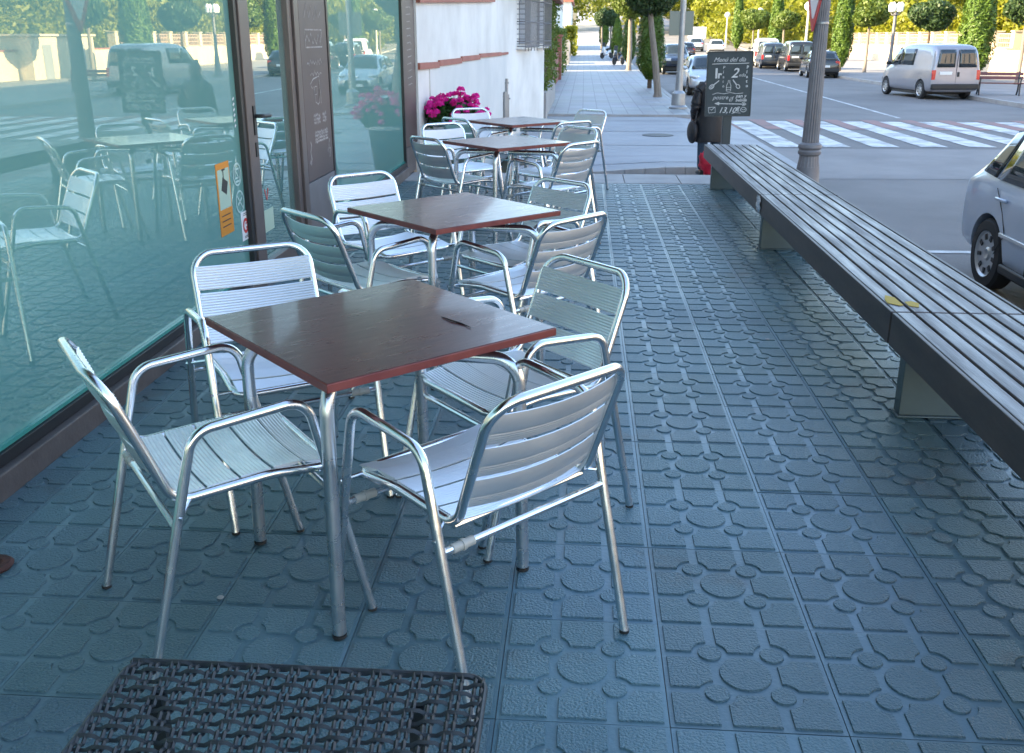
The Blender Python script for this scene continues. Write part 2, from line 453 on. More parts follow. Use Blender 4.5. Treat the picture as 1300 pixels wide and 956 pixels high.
# side street with its raised, ramped edge; the ground falls away past the end of the terrace
def st_z(x, y):
    t = min(1, max(0, x / 1.4))
    front = -.60 + .10 * t
    u = min(1, max(0, (y - 15.5) / 2.5))
    z = front + (-.5 - front) * u
    if x > 2.4: z += (-.15) * min(1, (x - 2.4) / 1.4)
    return z
xs = [-1.2, -.6, 0, .5, .9, 1.4, 2.0, 2.4, 2.8, 3.2, 3.8]
m_side = pm('grey pavers of side street', (.29, .295, .315), .6, 0, col2=(.22, .225, .24), vscale=1.2, vdetail=9, bump=.3, bscale=40, stretch=(.35, 1.3, 1))
strip('side_street', [[(x, y, st_z(x, y) + .004) for x in xs] for y in (15.52, 16, 17, 18, 19, 20, 21, 22, 23, 24.2, 25.6)], m_side, skirt=.3)
m = MB()
for k in range(12):       # kerb stones that face the terrace and sink into the dropped kerb
    x0 = -.9 + k * .32; x1 = x0 + .312
    t0, t1 = st_z(x0, 15.5), st_z(x1, 15.5)
    m.add([(x0, 15.36, -.9), (x1, 15.36, -.9), (x1, 15.515, -.9), (x0, 15.515, -.9), (x0, 15.36, t0 + .012), (x1, 15.36, t1 + .012), (x1, 15.515, t1 + .012), (x0, 15.515, t0 + .012)],
          [(0, 3, 2, 1), (4, 5, 6, 7), (0, 1, 5, 4), (1, 2, 6, 5), (2, 3, 7, 6), (3, 0, 4, 7)])
o = m.build('kerb', M_['stone_pale'], smooth=False); o['kind'] = 'structure'
# pale and dark bands across the side street
m = MB()
for y0, y1, x0, x1 in ((16.1, 16.9, -.9, 2.3), (18.6, 19.6, -.9, 2.35), (21.4, 22.6, -.9, 2.35), (24.3, 25.3, -.9, 2.3)):
    n = 10
    for k in range(n):
        xa, xb = x0 + (x1 - x0) * k / n, x0 + (x1 - x0) * (k + 1) / n
        m.add([(xa, y0, st_z(xa, y0) + .009), (xb, y0, st_z(xb, y0) + .009), (xb, y1, st_z(xb, y1) + .009), (xa, y1, st_z(xa, y1) + .009)], [(0, 1, 2, 3)])
o = m.build('side_street_band', pm('pale pavers', (.315, .32, .335), .65, 0, col2=(.26, .265, .28), vscale=1.0, vdetail=9), smooth=False); o['kind'] = 'structure'
# far part of the pavement, beyond the side street
def fp_mat():
    m, nt, b = nodes_of('square grey pavement slabs')
    N, L = nt.nodes, nt.links
    tc = N.new('ShaderNodeTexCoord')
    br = N.new('ShaderNodeTexBrick'); br.offset = 0; br.inputs['Scale'].default_value = 1
    br.inputs['Brick Width'].default_value = .4; br.inputs['Row Height'].default_value = .4; br.inputs['Mortar Size'].default_value = .012
    br.inputs['Color1'].default_value = (.21, .215, .235, 1); br.inputs['Color2'].default_value = (.17, .175, .195, 1); br.inputs['Mortar'].default_value = (.11, .11, .12, 1)
    L.new(tc.outputs['Object'], br.inputs['Vector'])
    no = N.new('ShaderNodeTexNoise'); no.inputs['Scale'].default_value = .5; no.inputs['Detail'].default_value = 8
    L.new(tc.outputs['Object'], no.inputs['Vector'])
    mx = N.new('ShaderNodeMix'); mx.data_type = 'RGBA'; mx.blend_type = 'MULTIPLY'; mx.inputs[0].default_value = .6
    L.new(br.outputs['Color'], mx.inputs[6]); L.new(no.outputs['Color'], mx.inputs[7])
    hs = N.new('ShaderNodeHueSaturation'); hs.inputs['Saturation'].default_value = .35; hs.inputs['Value'].default_value = 2.0
    L.new(mx.outputs[2], hs.inputs['Color'])
    L.new(hs.outputs[0], b.inputs['Base Color']); b.inputs['Roughness'].default_value = .55
    return m
YF = [25.7, 30, 35, 40, 50, 55] + list(range(60, 261, 8))
def fp_right(y): return 3.0 + .012 * (y - 26)
strip('pavement_beyond', [[(x, y, -.45 + rise(y)) for x in (-1.9, 0, 1.5, fp_right(y) - .18)] for y in YF], fp_mat(), skirt=.3)
m = MB()
for a, b in zip(YF[:-1], YF[1:]):
    m.add([(fp_right(a) - .175, a, -.445 + rise(a)), (fp_right(a), a, -.455 + rise(a)), (fp_right(b), b, -.455 + rise(b)), (fp_right(b) - .175, b, -.445 + rise(b)),
           (fp_right(a) + .02, a, -.8 + rise(a)), (fp_right(b) + .02, b, -.8 + rise(b))], [(0, 1, 2, 3), (1, 4, 5, 2)])
m.box(-1.1, 25.5, -.9, 2.85, 25.695, -.44)
o = m.build('kerb', M_['stone_pale'], smooth=False); o['kind'] = 'structure'
m = MB()
for x0, y0, x1, y1 in ((1.9, 31.5, 2.75, 32.3), (1.6, 29.2, 2.75, 30.2), (1.95, 34.2, 2.75, 35.0)):
    m.add([(x0, y0, -.445), (x1, y0, -.445), (x1, y1, -.445), (x0, y1, -.445)], [(0, 1, 2, 3)])
o = m.build('pale_pavement_slabs', M_['stone_pale'], smooth=False); o['kind'] = 'structure'

# road surface patch and markings
def flat(name, quads, mat, z):
    m = MB()
    for q in quads:
        m.add([(x, y, z + rise(y)) for x, y in q], [(0, 1, 2, 3)])
    o = m.build(name, mat, smooth=False); o['kind'] = 'structure'; return o
flat('road_patch', [[(3.0, 15.3), (13.6, 15.9), (13.6, 19.9), (3.4, 19.6)]], M_['asphalt_light'], ROAD + .004)
q, qp = [], []
for k in range(11):
    x0 = 2.95 + k * .985
    sk = -.06
    q.append([(x0, 19.85 + .06 * k), (x0 + .54, 19.85 + .06 * k), (x0 + .54 + sk, 26.2), (x0 + sk, 26.2)])
    qp.append([(x0 + .56, 23.9), (x0 + .97, 23.9), (x0 + .96, 26.8), (x0 + .55, 26.8)])
flat('crosswalk_marking', q, M_['paint'], ROAD + .008)
flat('crosswalk_red_marking', qp, M_['pink_paint'], ROAD + .006)
q = []
for y in np.arange(27.5, 160, 4.0):
    q.append([(8.66 + .022 * (y - 27), y), (8.78 + .022 * (y - 27), y), (8.78 + .022 * (y - 23.05), y + 3.95), (8.66 + .022 * (y - 23.05), y + 3.95)])
flat('centre_line_marking', q, M_['paint'], ROAD + .006)
flat('parking_bay_marking', [[(3.0, 9.9), (5.2, 9.95), (5.2, 10.07), (3.0, 10.02)], [(5.2, 3.0), (5.3, 3.0), (5.3, 10.07), (5.2, 10.07)]], M_['paint'], ROAD + .006)

# terrace: raised slab, dirty joint bed, relief tiles, pale edge, ramp down to the side street
T0X, T1X = -1.9, 2.23
m = MB(); m.box(-2.1, -14, -1.0, 2.27, 10.92, -.014)
o = m.build('terrace_slab', M_['joint'], smooth=False); o['kind'] = 'structure'
def circ(cx, cy, r, n):
    return [(cx + r * math.cos(2 * math.pi * k / n), cy + r * math.sin(2 * math.pi * k / n)) for k in range(n)]
RB, RS, SP, GAP = .064, .031, .078, .0135
lo, a_, b_, hi = -.1885, -.082, -.057, .1885
def keep_outside(poly, c, r, n=5):
    """replace the vertex of a cell polygon that lies inside circle (c, r) by the arc that cuts it off"""
    out = []
    N = len(poly)
    ins = [math.hypot(x - c[0], y - c[1]) < r for x, y in poly]
    if not any(ins): return poly
    def cross(p, q):
        lo_, hi_ = 0.0, 1.0      # p outside, q inside
        for _ in range(30):
            mid = (lo_ + hi_) / 2
            x, y = p[0] + (q[0] - p[0]) * mid, p[1] + (q[1] - p[1]) * mid
            if math.hypot(x - c[0], y - c[1]) < r: hi_ = mid
            else: lo_ = mid
        return (p[0] + (q[0] - p[0]) * lo_, p[1] + (q[1] - p[1]) * lo_)
    for i in range(N):
        p, nx = poly[i], poly[(i + 1) % N]
        if not ins[i]: out.append(p)
        if not ins[i] and ins[(i + 1) % N]:
            j = (i + 1) % N
            while ins[j]: j = (j + 1) % N
            A, B = cross(p, nx), cross(poly[j], poly[j - 1])
            t0, t1 = math.atan2(A[1] - c[1], A[0] - c[0]), math.atan2(B[1] - c[1], B[0] - c[0])
            d = (t1 - t0 + math.pi) % (2 * math.pi) - math.pi
            for k in range(n + 1):
                t = t0 + d * k / n
                out.append((c[0] + r * math.cos(t), c[1] + r * math.sin(t)))
    return out
cells = []
bands = [(lo, a_), (b_, -b_), (-a_, hi)]
for i in range(3):
    for j in range(3):
        if i == 1 and j == 1: continue
        (x0, x1), (y0, y1) = bands[i], bands[j]
        p = [(x0, y0), (x1, y0), (x1, y1), (x0, y1)]
        for sx in (-1, 1):
            for sy in (-1, 1):
                p = keep_outside(p, (sx * SP, sy * SP), RS + GAP)
        cells.append(p)
cells.append(circ(0, 0, RB, 24))
for sx in (-1, 1):
    for sy in (-1, 1):
        cells.append(circ(sx * SP, sy * SP, RS, 14))
def island(poly, ht=.0052, ins=.0018):
    n = len(poly)
    ar = sum(poly[i][0] * poly[(i + 1) % n][1] - poly[(i + 1) % n][0] * poly[i][1] for i in range(n))
    if ar < 0: poly = poly[::-1]
    top = []
    for i in range(n):
        p0, p1, p2 = Vector(poly[i - 1]), Vector(poly[i]), Vector(poly[(i + 1) % n])
        e0, e1 = (p1 - p0).normalized(), (p2 - p1).normalized()
        nn = Vector((-e0.y - e1.y, e0.x + e1.x))
        if nn.length < 1e-6: nn = Vector((-e0.y, e0.x))
        nn.normalize()
        top.append(tuple(p1 + nn * ins))
    vs = [(x, y, -.001) for x, y in poly] + [(x, y, ht) for x, y in top]
    fs = [tuple(range(n, 2 * n))] + [(i, (i + 1) % n, n + (i + 1) % n, n + i) for i in range(n)]
    return vs, fs
isl = [island(p) for p in cells]
plates, relief = MB(), MB()
JX, JY = .63, 2.60
rt = random.Random(3)
tilts = {}
for i in range(-7, 5):
    for j in range(-8, 19):
        cx, cy = JX + (i + .5) * .4, JY + (j + .5) * .4
        x0, x1 = max(cx - .1989, -1.93), min(cx + .1989, 2.24)
        if x1 - x0 < .02: continue
        dz = -.0062 + rt.uniform(-.0009, .0009)
        tx, ty = rt.uniform(-.0025, .0025), rt.uniform(-.0025, .0025)
        Mx = Matrix.Translation((cx, cy, dz)) @ Matrix.Rotation(tx, 4, 'X') @ Matrix.Rotation(ty, 4, 'Y')
        plates.box(x0 - cx, -.1989, -.0070, x1 - cx, .1989, 0, Mx)
        for vs, fs in isl:
            if min(v[0] for v in vs) + cx < -1.95 or max(v[0] for v in vs) + cx > 2.25: continue
            relief.add(vs, fs, Mx)
o = plates.build('pavement', M_['tile_base'], smooth=False); o['kind'] = 'structure'
o2 = relief.build('pavement_relief', M_['tile'], smooth=False); o2['kind'] = 'structure'
for q in (o, o2):      # every cast tile has its own tone
    me = q.data; n = len(me.polygons)
    c = np.empty(n * 3, np.float32); me.polygons.foreach_get('center', c); c = c.reshape(-1, 3)
    ti, tj = np.floor((c[:, 0] - JX) / .4).astype(int) + 50, np.floor((c[:, 1] - JY) / .4).astype(int) + 50
    tone = np.random.default_rng(2).uniform(.80, 1.12, size=(120, 120, 1)) * np.random.default_rng(3).uniform(.97, 1.03, size=(120, 120, 3))
    col = np.ones((n, 4), np.float32); col[:, :3] = tone[ti, tj]
    at = me.attributes.new('tone', 'FLOAT_COLOR', 'FACE'); at.data.foreach_set('color', col.ravel())
m = MB()
for k in range(7):
    m.box(-1.93 + k * .6, 10.215, -.2, -1.93 + k * .6 + .592, 10.9, .002)
o = m.build('terrace_edge', M_['stone_pale'], smooth=False, bevel=.004); o['kind'] = 'structure'
strip('ramp', [[(x, y, -.004 + (-.60) * max(0, (y - 10.93)) / 4.42) for x in (-2.0, 0, 1.2, 2.26)] for y in (10.93, 12, 13, 14, 15.35)], m_side, skirt=.5)
m = MB(); m.box(2.275, -14, -1, 2.42, 15.3, -.02 - .5)
o = m.build('kerb', M_['stone_pale'], smooth=False); o['kind'] = 'structure'
mh = MB(); mh.lathe([(0.001, 0), (.33, 0), (.33, .006), (.30, .008), (.001, .008)], 28)
o = mh.build('manhole_cover', M_['iron'], smooth=False); o.location = (1.6, 20.6, -.492); tag(o, 'round dark iron manhole cover set in the side street', 'manhole cover')

# ------------------------------------------------------------------ aluminium terrace chairs
def ribbed_slat(length, width, ribs, sag_x, thick=.006, rib=.0020, nx=9, back=.006):
    """slat lying along x, ribs run along x, top faces +z; sag_x drops the middle"""
    prof = []
    for i in range(ribs * 2 + 1):
        y = -width / 2 + width * i / (ribs * 2)
        prof.append((y, rib if i % 2 else 0.0))
    for i in range(23):      # underside: one half rolled smooth, the other half ribbed
        q = 1 - 2 * i / 22
        prof.append((width / 2 * q, -.003 - back * (1 - abs(q) ** 2.0) + (.0014 if (q > .05 and i % 2) else 0)))
    n = len(prof)
    vs, fs = [], []
    for k in range(nx):
        x = -length / 2 + length * k / (nx - 1)
        s = -sag_x * (1 - (2 * x / length) ** 2)
        for y, z in prof:
            vs.append((x, y, z + s))
    for k in range(nx - 1):
        for i in range(n):
            j = (i + 1) % n
            fs.append((k * n + i, k * n + j, (k + 1) * n + j, (k + 1) * n + i))
    fs.append(tuple(range(n))); fs.append(tuple((nx - 1) * n + i for i in range(n - 1, -1, -1)))
    return vs, fs

CHAIR_GROUP = 'aluminium terrace chairs round the four tables'
def make_chair():
    root = thing('terrace_chair', 'x', 'chair', group=CHAIR_GROUP)
    W = .206
    # one bent tube: seat rails, back stays and arched top rail
    pts = [(-W, .225, .430), (W, .225, .430), (W, .06, .448), (W, -.180, .438), (W, -.308, .772), (-W, -.308, .772), (-W, -.180, .438), (-W, .06, .448)]
    path = fillet(pts, [.05, .05, .3, .06, .075, .075, .06, .3], 7, closed=True)
    # the top rail bows backwards a little
    path = [Vector((p.x, p.y - (.03 * (1 - (p.x / W) ** 2) if p.z > .70 else 0), p.z)) for p in path]
    frame = MB().tube(path, .0122, 12, closed=True)
    frame.tube([(-W, -.168, .434), (W, -.168, .434)], .009, 8)
    frame.build('seat_frame', M_['alu_tube'], root)
    for s in (-1, 1):
        x = s * .262
        p = fillet([(x - s * .002, -.290, .004), (x + s * .004, -.138, .628), (x + s * .004, .140, .650), (x - s * .002, .290, .004)], .062, 8)
        af = MB().tube(p, .0125, 12)
        for (yy, zz, y2, z2) in ((-.188, .425, -.140, .440), (.196, .436, .196, .436)):
            af.tube([(x + s * .016, yy, zz), (x - s * .056, y2, z2)], .0052, 8)
        ao = af.build('arm_frame', M_['alu_tube'], root)
        for yy in (-.290, .290):
            MB().lathe([(.001, 0), (.0130, 0), (.0133, .008), (.001, .009)], 12, Matrix.Translation((x - s * .002, yy, 0))).build('foot_cap', M_['rubber'], ao)
    for k in range(5):
        yc = -.142 + k * .083
        zc = .438 + (.010 * min(1, (yc + .15) / .22)) - (.010 if k == 4 else 0) + .013
        vs, fs = ribbed_slat(.398, .077, 8, .014)
        tilt = [R(2), R(3), R(1), R(-2), R(-9)][k]
        MB().add(vs, fs, Matrix.Translation((0, yc, zc)) @ Matrix.Rotation(tilt, 4, 'X')).build('seat_slat', M_['alu_slat'], root, ang=25)
    # back slats: face forward, bow backwards
    a = math.atan2(.128, .334)
    for k in range(3):
        t = .25 + k * .262
        yc, zc = -.180 - .128 * t, .438 + .334 * t
        vs, fs = ribbed_slat(.400, .083, 9, .026, back=.0065)
        Mx = Matrix.Translation((0, yc + .012, zc)) @ Matrix.Rotation(-a, 4, 'X').inverted() @ Matrix.Rotation(R(-90), 4, 'X')
        MB().add(vs, fs, Mx).build('back_slat', M_['alu_slat'], root, ang=25)
    for yy, zz in ((-.194, .395), (.206, .365)):
        st = MB().tube([(-.256, yy, zz), (.256, yy, zz)], .0095, 10).build('stretcher', M_['alu_tube'], root)
        MB().tube([(-.232, yy, zz), (-.170, yy, zz)], .0118, 12).tube([(-.205, yy, zz), (-.196, yy, zz)], .0142, 12).build('connector_sleeve', M_['clear_plastic'], st)
    return root

CHAIRS = [
    ('nearest left chair, its back against the big window and seat turned to the nearest table', -.932, 2.23, 38),
    ('chair between the big window and the nearest table with a bright white lit back', -1.0, 2.965, -57),
    ('chair with beige tinted back at the far right side of the nearest table', -0.205, 2.86, 221),
    ('nearest chair on the right, seen from behind, in front of the nearest table', -0.25, 2.165, 136),
    ('chair seen from behind with dull back, left of the second table near the glass door', -0.965, 4.157, 47),
    ('chair with bright white back in front of the menu panel, behind the second table', -0.99, 4.91, -45),
    ('chair with beige tinted back at the far right side of the second table', -0.305, 4.71, 226),
    ('chair seen from behind at the near right side of the second table', -0.25, 4.12, 140),
    ('chair with grey slatted back turned to us at the left of the third table', -0.945, 7.31, 45),
    ('chair with white top slat behind the third table, just below the pink geraniums', -1.02, 8.06, -50),
    ('chair at the far right side of the third table with only its beige top showing', -0.235, 7.78, 226),
    ('chair seen from behind at the near right side of the third table', -0.243, 7.03, 142),
    ('chair partly hidden at the left of the farthest table with dark narrow top', -0.96, 9.09, 46),
    ('white lit chair standing right of the geraniums at the farthest table', -1.03, 9.85, -60),
    ('chair farthest along the terrace, standing on the right beyond the farthest table', -0.12, 9.74, 226),
    ('chair at the near right side of the farthest table, seen from behind', -0.27, 8.82, 130),
]
proto = make_chair()
for i, (lab, x, y, hd) in enumerate(CHAIRS):
    c = proto if i == 0 else copy_tree(proto)
    c.location = (x, y, 0); c.rotation_euler = (0, 0, R(hd - 90)); c['label'] = lab

# ------------------------------------------------------------------ tables
def make_table():
    root = thing('terrace_table', 'x', 'table', group='square dark topped terrace tables')
    MB().box(-.352, -.352, .703, .352, .352, .7245).build('tabletop', M_['wenge_edge'], root, bevel=.002)
    MB().box(-.349, -.349, .7248, .349, .349, .7262).build('top_veneer', M_['wenge'], [o for o in bpy.data.objects if o.parent == root][0])
    for k, ang in enumerate((40, 130)):
        ca, sa = math.cos(R(ang)), math.sin(R(ang))
        d = .40
        zt = .682 - (.0 if k == 0 else .0375)
        for s in (-1, 1):
            p = fillet([(0.02 * s * ca, .02 * s * sa, zt), (s * d * ca, s * d * sa, zt), (s * (d + .012) * ca, s * (d + .012) * sa, .012)], .075, 8)
            lg = MB().tube(p, .0185, 14).build('leg', M_['alu_table'], root)
            MB().lathe([(.001, 0), (.0188, 0), (.0192, .009), (.001, .009)], 14, Matrix.Translation((s * (d + .012) * ca, s * (d + .012) * sa, 0))).build('foot_cap', M_['rubber'], lg)
    mb = MB().box(-.05, -.05, .66, .05, .05, .703)
    for s in (-1, 1):
        mb.box(s * .2 - .02, -.01, .675, s * .2 + .02, .01, .703)
    mb.build('top_bracket', M_['alu_table'], root)
    return root
TABLES = [('nearest dark red brown square table with a thin twig on its top', -.556, 2.485, 43.5),
          ('second dark square table from the camera, its top shining with sky light', -.588, 4.31, 44.4),
          ('third table along the terrace, greyish top with red brown edge', -.572, 7.29, 42.5),
          ('farthest and smallest looking table by the white house wall', -.608, 9.16, 42.8)]
pt = make_table()
for i, (lab, x, y, a) in enumerate(TABLES):
    t = pt if i == 0 else copy_tree(pt)
    t.scale = (1, 1, 1.012); t.location = (x, y, 0); t.rotation_euler = (0, 0, R(a)); t['label'] = lab
m = MB().tube([(-.385, 2.545, .7365), (-.35, 2.505, .738), (-.318, 2.48, .7368), (-.29, 2.445, .7375)], [.0012, .0026, .0022, .0009], 6)
tag(m.build('twig', M_['twig']), 'thin dark twig lying on the nearest table top', 'twig')

# woven stool whose edge cuts the lower left of the picture
ws = thing('woven_stool', 'black woven cane stool top at the lower edge in front of the nearest chairs', 'stool', (-.47, 1.06, 0))
def woven(mb, x0, x1, y0, y1, z, step=.0118, rad=.0037):
    nx, ny = int((x1 - x0) / step), int((y1 - y0) / step)
    for i in range(nx + 1):
        x = x0 + (x1 - x0) * i / nx
        if i % 3 == 2: continue
        pts = [(x, y0 + (y1 - y0) * k / ny, z + .0035 * math.cos(math.pi * (k + (i // 3)))) for k in range(ny + 1)]
        mb.tube(pts, rad, 4)
    for k in range(ny + 1):
        y = y0 + (y1 - y0) * k / ny
        if k % 2: continue
        pts = [(x0 + (x1 - x0) * i / nx, y, z - .0035 * math.cos(math.pi * (k // 2 + i // 3))) for i in range(nx + 1)]
        mb.tube(pts, rad * 1.15, 4)
wm = MB(); woven(wm, -.295, .322, -.295, .295, .447)
wm.tube(fillet([(-.30, -.30, .445), (.327, -.30, .445), (.327, .30, .445), (-.30, .30, .445)], .035, 5, closed=True), .0055, 8, closed=True)
wm.build('woven_top', M_['rattan'], ws)
for sx in (-1, 1):
    for sy in (-1, 1):
        MB().box(sx * .22 - .012, sy * .22 - .012, 0, sx * .22 + .012, sy * .22 + .012, .44).build('leg', M_['rattan'], ws)
m = MB().lathe([(.018, .0), (.05, .0), (.055, .008), (.046, .017), (.026, .015), (.018, .007)], 18)
m.box(-.05, -.018, 0, -.16, .018, .01)
o = m.build('floor_hinge', M_['rust']); o.location = (-1.70, 2.33, .002); tag(o, 'small rusty iron floor fitting on the paving at the left edge under the window', 'fitting')
for x, y, r_, lab in ((-.98, 2.23, .010, 'tiny pale chewing gum spot on the paving under the nearest left chair'), (.98, 4.75, .012, 'small pale gum spot on the open paving near the bench')):
    o = MB().lathe([(.001, 0), (r_, 0), (r_ * .8, .0025), (.001, .003)], 10).build('gum_spot', M_['stone_pale']); o.location = (x, y, -.0005); tag(o, lab, 'gum spot')

# ------------------------------------------------------------------ long slatted bench along the terrace edge
bn = thing('slat_bench', 'very long low dark slatted bench running along the street edge of the terrace', 'bench', (1.5, 5, 0))
def P0(mb, name, mat, parent, **k):
    o = mb.build(name, mat, parent, **k)
    return o
def loc(mb_obj, parent):
    """children are modelled in world coordinates: cancel the parent's offset"""
    mb_obj.location = (-parent.location.x, -parent.location.y, -parent.location.z)
    return mb_obj
secs = [(9.92, 6.68), (6.67, 3.72), (3.71, .72), (.71, -2.3)]
rb = random.Random(8)
for si, (y1, y0) in enumerate(secs):
    for k in range(7):
        x0 = 1.262 + k * .0715
        dz = rb.uniform(-.001, .001)
        b = MB().box(x0, y0 + .002, .428 + dz, x0 + .058, y1 - .002, .45 + dz)
        sl_ = loc(b.build('seat_slat', M_['bench_wood'], bn, smooth=False, bevel=.003), bn)
    loc(MB().box(1.243, y0 + .003, .315, 1.2585, y1 - .003, .4485).box(1.7625, y0 + .003, .315, 1.777, y1 - .003, .4485).build('fascia', M_['bench_fascia'], bn, smooth=False, bevel=.003), bn)
    fm = MB()
    for t in np.linspace(y0 + .15, y1 - .15, 5):
        fm.box(1.26, t - .02, .37, 1.76, t + .02, .4265)
    loc(fm.build('cross_bearer', M_['dark_trim'], bn, smooth=False), bn)
    ly = (9.84, 6.95, 3.72, .66)[si]
    lg = MB().box(1.325, ly, .008, 1.715, ly + .07, .368)
    lg.box(1.315, ly - .012, 0, 1.725, ly + .082, .008)
    loc(lg.build('leg', M_['bench_leg'], bn, smooth=False, bevel=.004), bn)
loc(MB().prism([(1.262, 3.84), (1.30, 3.80), (1.318, 3.81), (1.318, 3.93), (1.29, 3.965), (1.27, 3.90)], .4515, .4528).prism([(1.336, 3.80), (1.37, 3.78), (1.389, 3.84), (1.37, 3.875), (1.338, 3.86)], .4515, .4528).build('yellow_paint_splash', M_['yellow_paint'], bn, smooth=False), bn)
fm = MB()
fv = []
for i in range(9):
    for k in range(7):
        fv.append((1.238 + rb.uniform(-.006, .002), 6.60 + i * .02, .33 + k * .0185 + rb.uniform(-.005, .005)))
fm.add(fv, [(i * 7 + k, (i + 1) * 7 + k, (i + 1) * 7 + k + 1, i * 7 + k + 1) for i in range(8) for k in range(6) if not (i in (0, 7) and k in (0, 3, 5))])
loc(fm.build('foil_patch', M_['foil'], bn, ang=20), bn)

# ------------------------------------------------------------------ street lamp with fluted shaft and give-way sign
lp = thing('street_lamp', 'grey fluted iron lamp post behind the long bench carrying a give way triangle', 'street lamp', (3.09, 13.3, ROAD))
sh = MB()
sh.lathe([(.001, 0), (.20, 0), (.20, .12), (.165, .16), (.155, .40), (.145, .46)], 28)
sh.lathe([(.150, .44), (.135, .52), (.125, .62)], 40, flute=1, fdepth=.07)
sh.lathe([(.116, .60), (.104, 1.2), (.088, 2.4), (.078, 4.0), (.07, 5.2)], 40, flute=1, fdepth=.09)
sh.build('shaft', M_['lamp_iron'], lp, ang=50)
MB().lathe([(.118, .60), (.150, .625), (.155, .66), (.140, .685), (.158, .715), (.150, .755), (.120, .78)], 30).build('collar', M_['lamp_iron'], lp)
MB().lathe([(.089, 2.30), (.0925, 2.303), (.0925, 2.326), (.089, 2.33)], 30).build('band', M_['galv'], lp)
MB().tube([(0, 0, 5.1), (-.5, 0, 5.5), (-1.0, 0, 5.5)], .03, 8).build('bracket', M_['lamp_iron'], lp)
MB().lathe([(.05, 0), (.16, -.12), (.20, -.3), (.1, -.42), (.001, -.45)], 20, Matrix.Translation((-1.0, 0, 5.45))).build('lantern', M_['globe'], lp)
nrm = Vector((-1, -.10, 0)).normalized()
tm = Matrix((( -nrm.y, 0, nrm.x, 0), (nrm.x, 0, nrm.y, 0), (0, 1, 0, 0), (0, 0, 0, 1)))      # u horizontal, v up, w towards the viewer of the sign
sg = MB()
tri = lambda s: fillet([(-s * .5, s * .577 * .5 + 0, 0), (s * .5, s * .577 * .5, 0), (0, -s * .577, 0)], .05, 5, closed=True)
Mt = Matrix.Translation(Vector((-.125, -.03, 2.72))) @ tm
sg.prism([(p.x, p.y) for p in tri(.98)], -.012, 0, Mt)
sgn = sg.build('give_way_sign', M_['sign_red'], lp, smooth=False)
MB().prism([(p.x, p.y) for p in tri(.70)], .0, .003, Mt).build('sign_face', M_['sign_white'], sgn, smooth=False)
MB().prism([(p.x, p.y) for p in tri(.97)], -.016, -.0125, Mt).build('sign_back', M_['galv'], sgn, smooth=False)

# ------------------------------------------------------------------ menu board
mbd = thing('menu_board', 'charcoal menu board with white chalk drawings on a steel post beyond the bench end', 'menu board', (1.835, 12.5, -.215))
MB().box(-.05, -.0, 0, .06, .09, 1.0).build('post', M_['post_metal'], mbd, bevel=.006)
Rb = Matrix.Translation((-.005, -.005, 1.14)) @ Matrix.Rotation(R(-1.6), 4, 'Z') @ Matrix.Rotation(R(-1), 4, 'Y') @ Matrix.Rotation(R(90), 4, 'X')
MB().box(-.272, -.385, -.022, .272, .385, 0, Rb).build('board', M_['slate'], mbd, bevel=.004)
fb = MB()
for q in ((-.28, .385, .28, .398), (-.28, -.398, .28, -.385), (-.285, -.385, -.272, .385), (.272, -.385, .285, .385)):
    fb.box(q[0], q[1], -.026, q[2], q[3], .006, Rb)
fb.build('frame', M_['post_metal'], mbd, smooth=False)
ck = MB()
text_to(ck, 'Menú del día', .076, Rb @ Matrix.Translation((-.205, .272, 0)), shear=.45)
ck.ribbon([(-.22, .245), (-.05, .250), (.10, .247), (.235, .252)], .008, Rb)
text_to(ck, '1', .17, Rb @ Matrix.Translation((-.205, .075, 0)), bold=.004)
text_to(ck, 'r', .12, Rb @ Matrix.Translation((-.145, .075, 0)), bold=.004)
text_to(ck, '2', .165, Rb @ Matrix.Translation((.02, .08, 0)), shear=.35, bold=.002)
text_to(ck, 'ndo', .055, Rb @ Matrix.Translation((.115, .09, 0)), shear=.3)
for k, chh in enumerate('Plato'):
    text_to(ck, chh, .052, Rb @ Matrix.Translation((-.085, .185 - k * .056, 0)), shear=.1)
    text_to(ck, chh, .052, Rb @ Matrix.Translation((.205, .185 - k * .056, 0)), shear=.1, bold=.0015)
def ell(cx, cy, rx, ry, n=18, a0=0, a1=360, rot=0):
    out = []
    for k in range(n + 1):
        t = R(a0 + (a1 - a0) * k / n)
        x, y = rx * math.cos(t), ry * math.sin(t)
        out.append((cx + x * math.cos(rot) - y * math.sin(rot), cy + x * math.sin(rot) + y * math.cos(rot)))
    return out
# fork, spoon and bottle drawings
ck.ribbon([(-.125, .045), (-.20, -.015)], .012, Rb)
for d in (-.014, 0, .014):
    ck.ribbon([(-.195 + d * .5, -.012 - d), (-.238 + d * .5, -.046 - d)], .007, Rb)
ck.ribbon(ell(-.215, -.03, .035, .022, rot=R(38)), .006, Rb)
ck.ribbon([(.045, .052), (.095, -.012)], .013, Rb)
ck.ribbon(ell(.112, -.03, .020, .026, rot=R(38)), .008, Rb)
ck.ribbon([(-.030, -.085), (-.030, -.015), (-.012, .02), (-.012, .045), (.008, .045), (.008, .02), (.024, -.015), (.024, -.085), (-.030, -.085)], .006, Rb)
ck.ribbon([(-.030, -.04), (.024, -.04)], .005, Rb); ck.ribbon([(-.030, -.065), (.024, -.065)], .005, Rb)
ck.ribbon([(-.20, -.125), (-.14, -.105), (-.06, -.118), (.02, -.103), (.10, -.118), (.18, -.110)], .006, Rb)
text_to(ck, 'postre', .072, Rb @ Matrix.Translation((-.195, -.185, 0)), shear=.4)
ck.ribbon([(.01, -.21), (.07, -.15)], .005, Rb); ck.ribbon(ell(.035, -.185, .018, .028, rot=R(-30)), .004, Rb)
